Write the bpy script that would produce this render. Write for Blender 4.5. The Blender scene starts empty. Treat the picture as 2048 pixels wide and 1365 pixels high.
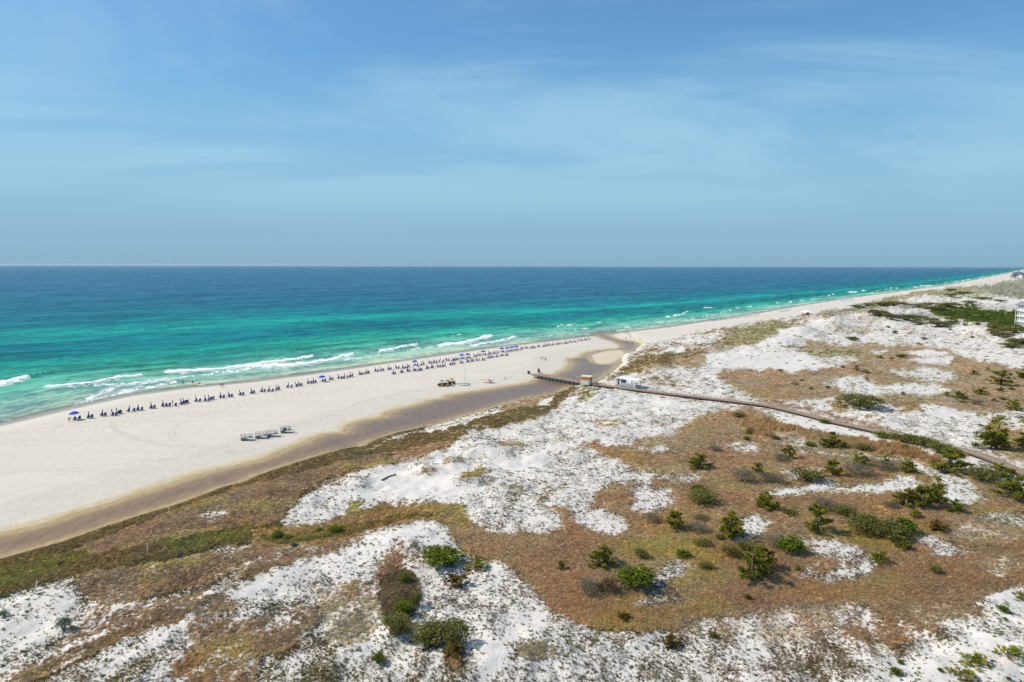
import bpy, bmesh, math, random
import numpy as np
from mathutils import Vector, Matrix
random.seed(7); rng = np.random.default_rng(7)
R = math.radians
SC = bpy.context.scene
COL = SC.collection

# ------------------------------------------------------------------ camera
HC = 42.0                       # drone height over the sea, metres
FPX, CX, CY = 1365.0, 1024.0, 682.5
PITCH = math.atan((CY - 532.0) / FPX)
ROLL = 0.0022
cam_d = bpy.data.cameras.new('camera'); cam = bpy.data.objects.new('camera', cam_d); COL.objects.link(cam)
cam_d.sensor_width = 36.0; cam_d.lens = 36.0 * FPX / 2048.0
cam_d.clip_start = 0.5; cam_d.clip_end = 120000.0
fw = np.array([0, math.cos(PITCH), -math.sin(PITCH)]); rt0 = np.array([1.0, 0, 0]); up0 = np.array([0, math.sin(PITCH), math.cos(PITCH)])
rt = rt0 * math.cos(ROLL) + up0 * math.sin(ROLL); up = up0 * math.cos(ROLL) - rt0 * math.sin(ROLL)
cam.matrix_world = Matrix(((rt[0], up[0], -fw[0], 0), (rt[1], up[1], -fw[1], 0), (rt[2], up[2], -fw[2], HC), (0, 0, 0, 1)))
SC.camera = cam

# ------------------------------------------------------------------ sky, sun, exposure
SUN_EL, SUN_AZ = R(43), math.atan2(-0.98, 0.16)      # azimuth from +Y towards +X
world = bpy.data.worlds.new('World'); SC.world = world; world.use_nodes = True
wn, wl = world.node_tree.nodes, world.node_tree.links
wn.clear()
def wnode(t, **k):
    n = wn.new(t)
    for a, b in k.items(): setattr(n, a, b)
    return n
sky = wnode('ShaderNodeTexSky', sky_type='NISHITA', sun_disc=False, sun_elevation=SUN_EL, sun_rotation=SUN_AZ, altitude=0.0, air_density=1.0, dust_density=0.6, ozone_density=3.0)
wbg = wnode('ShaderNodeBackground'); wbg.inputs[1].default_value = 0.10
wout = wnode('ShaderNodeOutputWorld')
tc = wnode('ShaderNodeTexCoord'); sep = wnode('ShaderNodeSeparateXYZ'); wl.new(tc.outputs['Generated'], sep.inputs[0])
zc = wnode('ShaderNodeMath', operation='MAXIMUM'); wl.new(sep.outputs[2], zc.inputs[0]); zc.inputs[1].default_value = 0.0
za = wnode('ShaderNodeMath', operation='ADD'); wl.new(zc.outputs[0], za.inputs[0]); za.inputs[1].default_value = 0.22
dx = wnode('ShaderNodeMath', operation='DIVIDE'); wl.new(sep.outputs[0], dx.inputs[0]); wl.new(za.outputs[0], dx.inputs[1])
dy = wnode('ShaderNodeMath', operation='DIVIDE'); wl.new(sep.outputs[1], dy.inputs[0]); wl.new(za.outputs[0], dy.inputs[1])
cmb = wnode('ShaderNodeCombineXYZ'); wl.new(dx.outputs[0], cmb.inputs[0]); wl.new(dy.outputs[0], cmb.inputs[1])
mp = wnode('ShaderNodeMapping'); mp.inputs['Rotation'].default_value = (0, 0, R(-28)); mp.inputs['Scale'].default_value = (0.55, 1.15, 1); wl.new(cmb.outputs[0], mp.inputs[0])
cn = wnode('ShaderNodeTexNoise'); cn.inputs['Scale'].default_value = 0.95; cn.inputs['Detail'].default_value = 7; cn.inputs['Roughness'].default_value = 0.55; cn.inputs['Distortion'].default_value = 0.9
wl.new(mp.outputs[0], cn.inputs['Vector'])
cr = wnode('ShaderNodeMapRange', interpolation_type='SMOOTHSTEP'); cr.inputs[1].default_value = 0.40; cr.inputs[2].default_value = 0.62; cr.inputs[3].default_value = 0.06; cr.inputs[4].default_value = 0.58
wl.new(cn.outputs[0], cr.inputs[0])
tint = wnode('ShaderNodeMix', data_type='RGBA', blend_type='MULTIPLY'); tint.inputs['Factor'].default_value = 1.0
wl.new(sky.outputs[0], tint.inputs[6]); tint.inputs[7].default_value = (0.80, 1.08, 1.26, 1)
# sea haze: the air thickens towards the horizon all round
hz = wnode('ShaderNodeValToRGB'); wl.new(zc.outputs[0], hz.inputs[0]); hr = hz.color_ramp
hr.elements[0].position = 0.0; hr.elements[0].color = (.275, .475, .645, 1); hr.elements[1].position = 0.30; hr.elements[1].color = (.115, .42, .80, 1)
for p_, c_ in ((.035, (.29, .51, .69, 1)), (.10, (.325, .58, .765, 1)), (.2, (.235, .54, .80, 1))):
    e_ = hr.elements.new(p_); e_.color = c_
hs = wnode('ShaderNodeMix', data_type='RGBA', blend_type='MULTIPLY'); hs.inputs['Factor'].default_value = 1.0; wl.new(hz.outputs[0], hs.inputs[6]); hs.inputs[7].default_value = (9.3, 9.3, 9.3, 1)
hf = wnode('ShaderNodeMapRange', interpolation_type='SMOOTHSTEP'); wl.new(zc.outputs[0], hf.inputs[0]); hf.inputs[1].default_value = 0.02; hf.inputs[2].default_value = 0.52; hf.inputs[3].default_value = 0.98; hf.inputs[4].default_value = 0.0
hm = wnode('ShaderNodeMix', data_type='RGBA'); wl.new(hf.outputs[0], hm.inputs['Factor']); wl.new(tint.outputs[2], hm.inputs[6]); wl.new(hs.outputs[2], hm.inputs[7])
ce = wnode('ShaderNodeMapRange', interpolation_type='SMOOTHSTEP'); wl.new(zc.outputs[0], ce.inputs[0]); ce.inputs[1].default_value = 0.03; ce.inputs[2].default_value = 0.17
cf = wnode('ShaderNodeMath', operation='MULTIPLY'); wl.new(cr.outputs[0], cf.inputs[0]); wl.new(ce.outputs[0], cf.inputs[1])
cm = wnode('ShaderNodeMix', data_type='RGBA'); wl.new(cf.outputs[0], cm.inputs['Factor']); wl.new(hm.outputs[2], cm.inputs[6]); cm.inputs[7].default_value = (4.2, 6.7, 8.3, 1)
wl.new(cm.outputs[2], wbg.inputs[0]); wl.new(wbg.outputs[0], wout.inputs[0])

sun_d = bpy.data.lights.new('sun', 'SUN'); sun_d.energy = 4.9; sun_d.angle = R(0.55); sun_d.color = (1.0, 0.925, 0.81)
sun = bpy.data.objects.new('sun', sun_d); COL.objects.link(sun)
sdir = Vector((math.sin(SUN_AZ) * math.cos(SUN_EL), math.cos(SUN_AZ) * math.cos(SUN_EL), math.sin(SUN_EL)))
sun.rotation_euler = (-sdir).to_track_quat('-Z', 'Y').to_euler(); sun.location = (-60, 40, 90)
vs = SC.view_settings; vs.view_transform = 'Standard'; vs.look = 'None'; vs.exposure = 0.0; vs.gamma = 1.0; vs.use_curve_mapping = False
SC.cycles.max_bounces = 5; SC.cycles.diffuse_bounces = 2; SC.cycles.glossy_bounces = 2; SC.cycles.transparent_max_bounces = 6; SC.cycles.volume_bounces = 0
SC.cycles.use_denoising = False; SC.cycles.use_adaptive_sampling = False

# ------------------------------------------------------------------ photograph <-> world
def project(x, y, z):
    d = np.stack(np.broadcast_arrays(np.asarray(x, float), np.asarray(y, float), np.asarray(z, float) - HC), -1)
    dep = d @ fw; dep = np.where(np.abs(dep) < 1e-6, 1e-6, dep)
    return CX + FPX * (d @ rt) / dep, CY - FPX * (d @ up) / dep
def unproject(px, py, z=0.0):
    px = np.asarray(px, float); py = np.asarray(py, float)
    d = fw + ((px - CX) / FPX)[..., None] * rt + ((CY - py) / FPX)[..., None] * up
    t = (np.asarray(z) - HC) / d[..., 2]
    return d[..., 0] * t, d[..., 1] * t
def W(pts, z):
    a = np.array(pts, float); x, y = unproject(a[:, 0], a[:, 1], z)
    return np.stack([x, y], 1)

# ------------------------------------------------------------------ numpy noise
def _hash(ix, iy, seed):
    h = (ix.astype(np.int64) * 374761393 + iy.astype(np.int64) * 668265263 + seed * 974634777) & 0xffffffff
    h = ((h ^ (h >> 13)) * 1274126177) & 0xffffffff
    return ((h ^ (h >> 16)) & 0xffff) / 65535.0 * 2 * math.pi
def perlin(x, y, seed=0):
    x = np.asarray(x, float); y = np.asarray(y, float)
    ix = np.floor(x); iy = np.floor(y); fx = x - ix; fy = y - iy
    ux = fx * fx * fx * (fx * (fx * 6 - 15) + 10); uy = fy * fy * fy * (fy * (fy * 6 - 15) + 10)
    def g(ax, ay, dx_, dy_):
        a = _hash(ix + ax, iy + ay, seed); return np.cos(a) * dx_ + np.sin(a) * dy_
    n0 = g(0, 0, fx, fy) * (1 - ux) + g(1, 0, fx - 1, fy) * ux
    n1 = g(0, 1, fx, fy - 1) * (1 - ux) + g(1, 1, fx - 1, fy - 1) * ux
    return (n0 * (1 - uy) + n1 * uy) * 1.45
def fbm(x, y, seed=0, octv=4, gain=0.5):
    s = 0; a = 1.0; t = 0
    for k in range(octv):
        s = s + a * perlin(x * 2 ** k, y * 2 ** k, seed + k * 17); t += a; a *= gain
    return s / t
def sst(a, b, x):
    t = np.clip((x - a) / (b - a), 0, 1); return t * t * (3 - 2 * t)
def sdf(poly, x, y, pad=1e9):
    """signed distance to a polygon, negative inside; far points get pad"""
    P = np.asarray(poly, float); out = np.full(x.shape, float(pad))
    m = (x > P[:, 0].min() - pad) & (x < P[:, 0].max() + pad) & (y > P[:, 1].min() - pad) & (y < P[:, 1].max() + pad)
    if not m.any(): return out
    X = x[m]; Y = y[m]; d2 = np.full(X.shape, 1e18); ins = np.zeros(X.shape, bool)
    for i in range(len(P)):
        ax, ay = P[i]; bx, by = P[(i + 1) % len(P)]
        ex, ey = bx - ax, by - ay; L = ex * ex + ey * ey + 1e-12
        t = np.clip(((X - ax) * ex + (Y - ay) * ey) / L, 0, 1)
        d2 = np.minimum(d2, (X - ax - t * ex) ** 2 + (Y - ay - t * ey) ** 2)
        if ay != by:
            c = ((ay > Y) != (by > Y)) & (X < (bx - ax) * (Y - ay) / (by - ay) + ax); ins ^= c
    s = np.sqrt(d2); s[ins] *= -1; out[m] = s
    return out
def pdist(line, x, y, pad=1e9):
    P = np.asarray(line, float); out = np.full(x.shape, float(pad))
    m = (x > P[:, 0].min() - pad) & (x < P[:, 0].max() + pad) & (y > P[:, 1].min() - pad) & (y < P[:, 1].max() + pad)
    if not m.any(): return out
    X = x[m]; Y = y[m]; d2 = np.full(X.shape, 1e18)
    for i in range(len(P) - 1):
        ax, ay = P[i]; bx, by = P[i + 1]; ex, ey = bx - ax, by - ay
        t = np.clip(((X - ax) * ex + (Y - ay) * ey) / (ex * ex + ey * ey + 1e-12), 0, 1)
        d2 = np.minimum(d2, (X - ax - t * ex) ** 2 + (Y - ay - t * ey) ** 2)
    out[m] = np.sqrt(d2); return out

# ------------------------------------------------------------------ materials
def nd(nt, t, ins=None, **k):
    n = nt.nodes.new(t)
    for a, b in k.items(): setattr(n, a, b)
    for a, b in (ins or {}).items(): 
        if hasattr(b, 'is_output') or isinstance(b, bpy.types.NodeSocket): nt.links.new(b, n.inputs[a])
        else: n.inputs[a].default_value = b
    return n
def newmat(name):
    m = bpy.data.materials.new(name); m.use_nodes = True; m.node_tree.nodes.clear()
    o = m.node_tree.nodes.new('ShaderNodeOutputMaterial'); return m, m.node_tree, o
MATS = {}
def mat(name, rgb, rough=0.7, var=0.12, scale=4.0, metal=0.0, spec=0.4):
    """plain procedural paint / wood / cloth: colour broken up by two noises"""
    if name in MATS: return MATS[name]
    m, nt, o = newmat(name)
    t = nd(nt, 'ShaderNodeTexCoord'); n = nd(nt, 'ShaderNodeTexNoise', {'Vector': t.outputs['Object'], 'Scale': scale, 'Detail': 5.0, 'Roughness': 0.6})
    oi = nd(nt, 'ShaderNodeObjectInfo')
    mr = nd(nt, 'ShaderNodeMapRange', {0: n.outputs[0], 1: 0.25, 2: 0.75, 3: 1 - var, 4: 1 + var})
    m2 = nd(nt, 'ShaderNodeMapRange', {0: oi.outputs['Random'], 3: 1 - var * 0.8, 4: 1 + var * 0.8})
    mm = nd(nt, 'ShaderNodeMath', {0: mr.outputs[0], 1: m2.outputs[0]}, operation='MULTIPLY')
    mx = nd(nt, 'ShaderNodeMix', {'Factor': 1.0, 6: (*rgb, 1), 7: mm.outputs[0]}, data_type='RGBA', blend_type='MULTIPLY')
    b = nd(nt, 'ShaderNodeBsdfPrincipled', {'Base Color': mx.outputs[2], 'Roughness': rough, 'Metallic': metal, 'Specular IOR Level': spec})
    nt.links.new(b.outputs[0], o.inputs[0]); MATS[name] = m; return m

# ------------------------------------------------------------------ mesh collector
class MB:
    def __init__(s): s.v = []; s.f = []
    def poly(s, pts, faces):
        b = len(s.v); s.v += [tuple(p) for p in pts]; s.f += [tuple(i + b for i in f) for f in faces]; return s
    def box(s, c, d, rot=None, taper=1.0):
        hx, hy, hz = d[0] / 2, d[1] / 2, d[2] / 2
        p = [Vector((sx * hx * (taper if sz > 0 else 1), sy * hy * (taper if sz > 0 else 1), sz * hz)) for sz in (-1, 1) for sy in (-1, 1) for sx in (-1, 1)]
        if rot is not None: p = [rot @ q for q in p]
        return s.poly([q + Vector(c) for q in p], [(0, 2, 3, 1), (4, 5, 7, 6), (0, 1, 5, 4), (2, 6, 7, 3), (0, 4, 6, 2), (1, 3, 7, 5)])
    def tube(s, pts, rads, n=6, cap=True):
        pts = [Vector(p) for p in pts]
        if not hasattr(rads, '__len__'): rads = [rads] * len(pts)
        b = len(s.v); a0 = None
        for i, p in enumerate(pts):
            t = (pts[min(i + 1, len(pts) - 1)] - pts[max(i - 1, 0)]).normalized()
            if a0 is None: a0 = t.orthogonal().normalized()
            a0 = (a0 - t * a0.dot(t)); a0 = a0.normalized() if a0.length > 1e-6 else t.orthogonal().normalized()
            c0 = t.cross(a0)
            for k in range(n):
                an = 2 * math.pi * k / n; s.v.append(tuple(p + (a0 * math.cos(an) + c0 * math.sin(an)) * rads[i]))
        for i in range(len(pts) - 1):
            for k in range(n):
                k2 = (k + 1) % n; s.f.append((b + i * n + k, b + i * n + k2, b + (i + 1) * n + k2, b + (i + 1) * n + k))
        if cap:
            s.f.append(tuple(b + k for k in reversed(range(n)))); s.f.append(tuple(b + (len(pts) - 1) * n + k for k in range(n)))
        return s
    def lathe(s, prof, n=12, c=(0, 0, 0), axis='z'):
        b = len(s.v)
        for r_, h in prof:
            for k in range(n):
                an = 2 * math.pi * k / n; q = (r_ * math.cos(an), r_ * math.sin(an), h)
                if axis == 'y': q = (q[0], q[2], q[1])
                if axis == 'x': q = (q[2], q[0], q[1])
                s.v.append((q[0] + c[0], q[1] + c[1], q[2] + c[2]))
        for i in range(len(prof) - 1):
            for k in range(n):
                k2 = (k + 1) % n; s.f.append((b + i * n + k, b + i * n + k2, b + (i + 1) * n + k2, b + (i + 1) * n + k))
        return s
    def mesh(s, name, m=None, smooth=False):
        me = bpy.data.meshes.new(name); me.from_pydata(s.v, [], s.f); me.update()
        if m: me.materials.append(m)
        if smooth: me.polygons.foreach_set('use_smooth', [True] * len(me.polygons))
        return me
    def build(s, name, m, parent=None, smooth=False):
        return obj(name, s.mesh(name, m, smooth), parent)
def obj(name, me, parent=None, loc=None, rz=None):
    o = bpy.data.objects.new(name, me); COL.objects.link(o)
    if parent: o.parent = parent
    if loc is not None: o.location = loc
    if rz is not None: o.rotation_euler = (0, 0, rz)
    return o
def thing(name, label, cat, loc=(0, 0, 0), rz=0.0, group=None):
    o = obj(name, None, None, loc, rz); return tag(o, label, cat, group)
def tag(o, label=None, cat=None, group=None, kind=None):
    if label: o['label'] = label
    if cat: o['category'] = cat
    if group: o['group'] = group
    if kind: o['kind'] = kind
    return o
def copy_tree(o, parent=None, loc=None, rz=None, scale=None, label=None, group=None):
    c = o.copy(); COL.objects.link(c); c.parent = parent
    if loc is not None: c.location = loc
    if rz is not None: c.rotation_euler = (0, 0, rz)
    if scale is not None: c.scale = scale
    if label: c['label'] = label
    if group: c['group'] = group
    for ch in KIDS.get(o.name, []): KIDS.setdefault(c.name, []).append(copy_tree(ch, c))
    return c
KIDS = {}
def note(o):                                # remember children of a prototype for fast copying
    KIDS[o.name] = list(o.children)
    for ch in o.children: note(ch)
    return o
# ------------------------------------------------------------------ shoreline frame: s runs along the shore, n out to sea
SHA = R(37.6); TT = np.array([math.sin(SHA), math.cos(SHA)]); NN = np.array([-math.cos(SHA), math.sin(SHA)])
SHORE_S = [-4000, -60, 20, 57.9, 77.7, 96.5, 115.5, 135, 165, 207, 261, 316, 363, 436, 501, 597, 789, 1010, 1334, 1896, 4483, 9289, 60000]
SHORE_N = [150, 195, 205, 216, 225, 232, 231, 225, 222.8, 222.4, 222.5, 216.5, 211.6, 203, 202, 200, 203, 201, 188, 168, 170, 178, 180]
def shore(x, y):
    s = x * TT[0] + y * TT[1]; n = x * NN[0] + y * NN[1]
    return s, n - np.interp(s, SHORE_S, SHORE_N)

# ------------------------------------------------------------------ traced outlines (photograph pixels, turned into ground metres)
BANK_L = [(-350, 1165), (0, 1066), (60, 1052), (120, 1035), (200, 1010), (300, 978), (400, 946), (512, 921), (544, 907), (600, 886), (642, 867), (682, 864), (692, 850), (720, 840), (762, 834), (767, 826), (800, 816), (832, 809), (857, 800), (884, 797), (892, 791), (937, 784), (1000, 774), (1024, 770), (1055, 765), (1065, 760), (1102, 750), (1124, 740), (1137, 729), (1132, 721), (1134, 717), (1154, 715), (1161, 709), (1180, 702.5), (1204, 699), (1240, 696), (1238, 690), (1219, 681), (1204, 677), (1194, 672), (1176, 664)]
BANK_R = [(1232, 658), (1220, 666), (1222, 671), (1243, 679), (1263, 681), (1282, 687), (1280, 693), (1268, 704), (1249, 709), (1243, 718), (1246, 727), (1235, 737), (1216, 752), (1204, 761), (1180, 770), (1155, 773), (1140, 776), (1124, 786), (1086, 793), (1024, 807), (962, 826), (887, 848), (854, 857), (787, 871), (742, 886), (724, 898), (674, 905), (612, 923), (512, 956), (480, 971), (437, 982), (350, 1015), (275, 1038), (250, 1045), (175, 1072), (100, 1097), (0, 1124), (-350, 1222)]
LAG_W = W(BANK_L + BANK_R, 0.5)
BAR_W = W([(1183, 712), (1190, 708), (1220, 701), (1245, 700), (1250, 707), (1240, 718), (1225, 726), (1205, 729.5), (1192, 726), (1186, 719)], 0.5)
TANF_W = W([(955, 830), (985, 815), (1020, 806), (1045, 800), (1020, 812), (985, 824)], 0.6)
DUNE_PX = BANK_R[12:] + [(-900, 1400), (-900, 2600), (4200, 2600), (3600, 900), (2600, 600), (2130, 541), (2060, 543.5), (2036, 547), (2011, 557), (1998, 566), (1911, 572), (1868, 579), (1811, 587), (1770, 597), (1712, 609), (1637, 624), (1612, 632), (1550, 640), (1525, 644), (1460, 656), (1395, 665), (1345, 680), (1300, 690), (1262, 707), (1254, 714), (1254, 727), (1240, 739)]
DUNE_W = W(DUNE_PX, 0.6)
# boardwalk centre line: pixel, deck height
WALK = [(1070, 748, 1.7), (1090, 752, 1.75), (1130, 758.5, 1.8), (1165, 764.5, 1.9), (1205, 770.5, 2.3), (1262, 778, 2.8), (1330, 786.5, 3.0), (1435, 798.5, 3.0), (1537, 811, 3.0), (1600, 825.5, 3.0), (1675, 845, 3.0), (1750, 861, 3.0), (1800, 872.5, 3.0), (1860, 884.5, 3.0), (1936, 902, 3.0), (1986, 918, 3.0), (2048, 947, 3.0), (2160, 1002, 3.0), (2300, 1075, 3.0)]
WALK3 = np.array([[*[float(c) for c in unproject(a, b, z)], z] for a, b, z in WALK])

# ------------------------------------------------------------------ the ground grid (denser near, coarser far)
VROW = np.concatenate([np.arange(1130, 2.4, -2.5), [2.0, 1.6, 1.3]])
YROW = HC * FPX / VROW
UCOL = np.arange(-1.03, 1.031, 2.5 / FPX)
NR, NC = len(YROW), len(UCOL)
GY = np.repeat(YROW[:, None], NC, 1); GX = UCOL[None, :] * GY
gs, gn = shore(GX, GY)
NEAR = (GY < 6000)
land = (gn < 90) | (sdf(LAG_W, GX, GY, 30) < 10)
lx, ly, ls, ln = GX[land], GY[land], gs[land], gn[land]

lag_sd = sdf(LAG_W, lx, ly, 60.0)
lag_sd = lag_sd + 0.5 * fbm(lx / 6, ly / 6, 31, 2) * sst(150, 60, ly * 0)          # slightly ragged banks
dune_in = -sdf(DUNE_W, lx, ly, 400.0)
inl = -ln
zw_lag = 0.5 * sst(2, 60, inl) + 0.03
# beach profile
zb = np.where(inl > 0, 1.25 * sst(0, 17, inl) + 0.004 * np.clip(inl, 0, 60), -0.055 * np.clip(ln, 0, 90))
zb = zb + 0.07 * fbm(lx / 16, ly / 16, 3, 3) * sst(4, 14, inl)
# dunes
dm = sst(-2, 16, dune_in)
far = sst(330, 520, ly)
PXl, PYl = project(lx, ly, 2.0)
# relief strength differs from place to place: heath is low and flat, bare sand humps up
flat = np.clip(sst(60, -20, sdf([(930, 1105), (1130, 1035), (1230, 950), (1330, 855), (1500, 815), (2048, 960), (2200, 1100), (1900, 1230), (1300, 1265), (1100, 1230)], PXl, PYl * 1.0, 80.0)) + sst(30, -10, sdf([(1440, 745), (1690, 700), (1900, 700), (2100, 740), (2100, 830), (1700, 800), (1500, 790)], PXl, PYl, 40.0)), 0, 1)
rel = 1.4 * fbm(lx / 30, ly / 30, 11, 4) + 1.0 * np.abs(fbm(lx / 10, ly / 10, 12, 3)) + 0.34 * fbm(lx / 3.4, ly / 3.4, 13, 2)
relf = (4.2 * (0.36 - np.abs(fbm(lx / 62 + 3.3, ly / 62, 21, 4))) + 2.4 * fbm(lx / 22, ly / 22, 22, 3) + 0.9 * np.abs(fbm(lx / 8, ly / 8, 23, 2))) * sst(0, 60, dune_in)
rel = rel * (1 - far) + (relf + 0.4) * far
zd = 1.3 + dm * (1.2 + rel * (1 - 0.7 * flat))
# single humps: photo pixel of the foot, half width px, height m
HUMPS = [(716, 978, 30, 13, 1.2), (850, 950, 28, 12, 1.3), (905, 932, 28, 11, 1.3), (960, 905, 60, 18, 1.7), (1000, 915, 40, 10, 1.0), (925, 975, 50, 16, 1.5), (1060, 830, 60, 14, 0.8), (1195, 800, 70, 20, 1.0), (820, 1090, 110, 34, 1.6), (560, 1170, 120, 30, 1.2), (795, 1215, 46, 42, 1.1), (790, 1285, 36, 22, 1.0), (1665, 650, 44, 14, 5.0), (1740, 640, 60, 16, 5.0), (1560, 690, 60, 10, 3.0), (1600, 668, 40, 10, 3.0), (1790, 645, 50, 9, 4.0), (1830, 640, 40, 9, 3.5), (1880, 655, 50, 10, 3.0), (1990, 672, 70, 16, 4.0), (1310, 735, 70, 16, 1.5), (1410, 700, 60, 10, 1.8), (1470, 672, 60, 9, 2.0), (1710, 822, 70, 20, 0.8), (1860, 830, 70, 14, 1.0), (1770, 850, 70, 14, 0.8), (1940, 620, 80, 8, 4.0), (1860, 600, 80, 6, 3.0), (1740, 617, 60, 6, 2.5), (1985, 597, 30, 5, 4.0), (2080, 690, 90, 16, 5.0), (1950, 660, 40, 7, 3.0), (480, 1330, 200, 30, 0.7), (1050, 1330, 200, 40, 0.8), (2040, 1330, 150, 60, 1.2), (1170, 880, 80, 18, 0.9), (1130, 960, 90, 20, 0.8)]
for hx, hy, hw, hh, ha in HUMPS:
    e = ((PXl - hx) / hw) ** 2 + ((PYl - hy) / hh) ** 2
    zd = zd + ha * np.exp(-e * 1.6) * dm
zl = np.where(dune_in > -2, np.maximum(zb * (1 - dm) + zd * dm, zb * (1 - dm) + 0.5 * dm), zb)
# the lagoon and its outlet are cut into it
bank = np.where(dune_in > -3, 0.45, 0.07)
zcut = zw_lag + np.where(lag_sd > 0, lag_sd * bank, np.maximum(lag_sd * 0.085, -0.75))
zl = np.where(lag_sd < 14, np.minimum(zl, zcut), zl)
bsd = sdf(BAR_W, lx, ly, 6.0)
zl = np.maximum(zl, np.where(bsd < 3, zw_lag + np.clip(-0.03 - 0.06 * bsd, -.2, .05), -99))
# level the ground under the boardwalk
wd = pdist(WALK3[:, :2], lx, ly, 9.0)
tw = np.argmin([np.hypot(lx - p[0], ly - p[1]) for p in WALK3[::1]], 0)
deckz = WALK3[tw, 2]
zl = np.where((wd < 7) & (dune_in > 2), np.minimum(zl, (deckz - 0.55) + 0.9 * sst(2.2, 7, wd) * np.clip(zl - deckz + 0.55, 0, 9)), zl)

GZ = np.full(GX.shape, -6.0); GZ[land] = zl
PXl, PYl = project(lx, ly, zl)

def ground_z(x, y):
    u = x / y; c = (u - UCOL[0]) / (UCOL[1] - UCOL[0]); v = HC * FPX / y
    r = np.interp(-v, -VROW, np.arange(NR)); c = np.clip(c, 0, NC - 1.001); r = np.clip(r, 0, NR - 1.001)
    r0 = r.astype(int); c0 = c.astype(int); fr = r - r0; fc = c - c0
    return (GZ[r0, c0] * (1 - fr) * (1 - fc) + GZ[r0 + 1, c0] * fr * (1 - fc) + GZ[r0, c0 + 1] * (1 - fr) * fc + GZ[r0 + 1, c0 + 1] * fr * fc)
def at(px, py, water=None):
    """the ground point seen at a photo pixel"""
    z = np.array(2.0)
    for _ in range(7):
        x, y = unproject(px, py, z); z = 0.5 * z + 0.5 * (ground_z(np.asarray(x), np.asarray(y)) if water is None else np.maximum(ground_z(np.asarray(x), np.asarray(y)), water))
    x, y = unproject(px, py, z); z = ground_z(np.asarray(x), np.asarray(y))
    return float(x), float(y), float(z if water is None else max(z, water))
def ppm(px, py):
    """photo pixels per metre for something standing there"""
    x, y, z = at(px, py); return FPX / float(np.array([x, y, z - HC]) @ fw)

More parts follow.
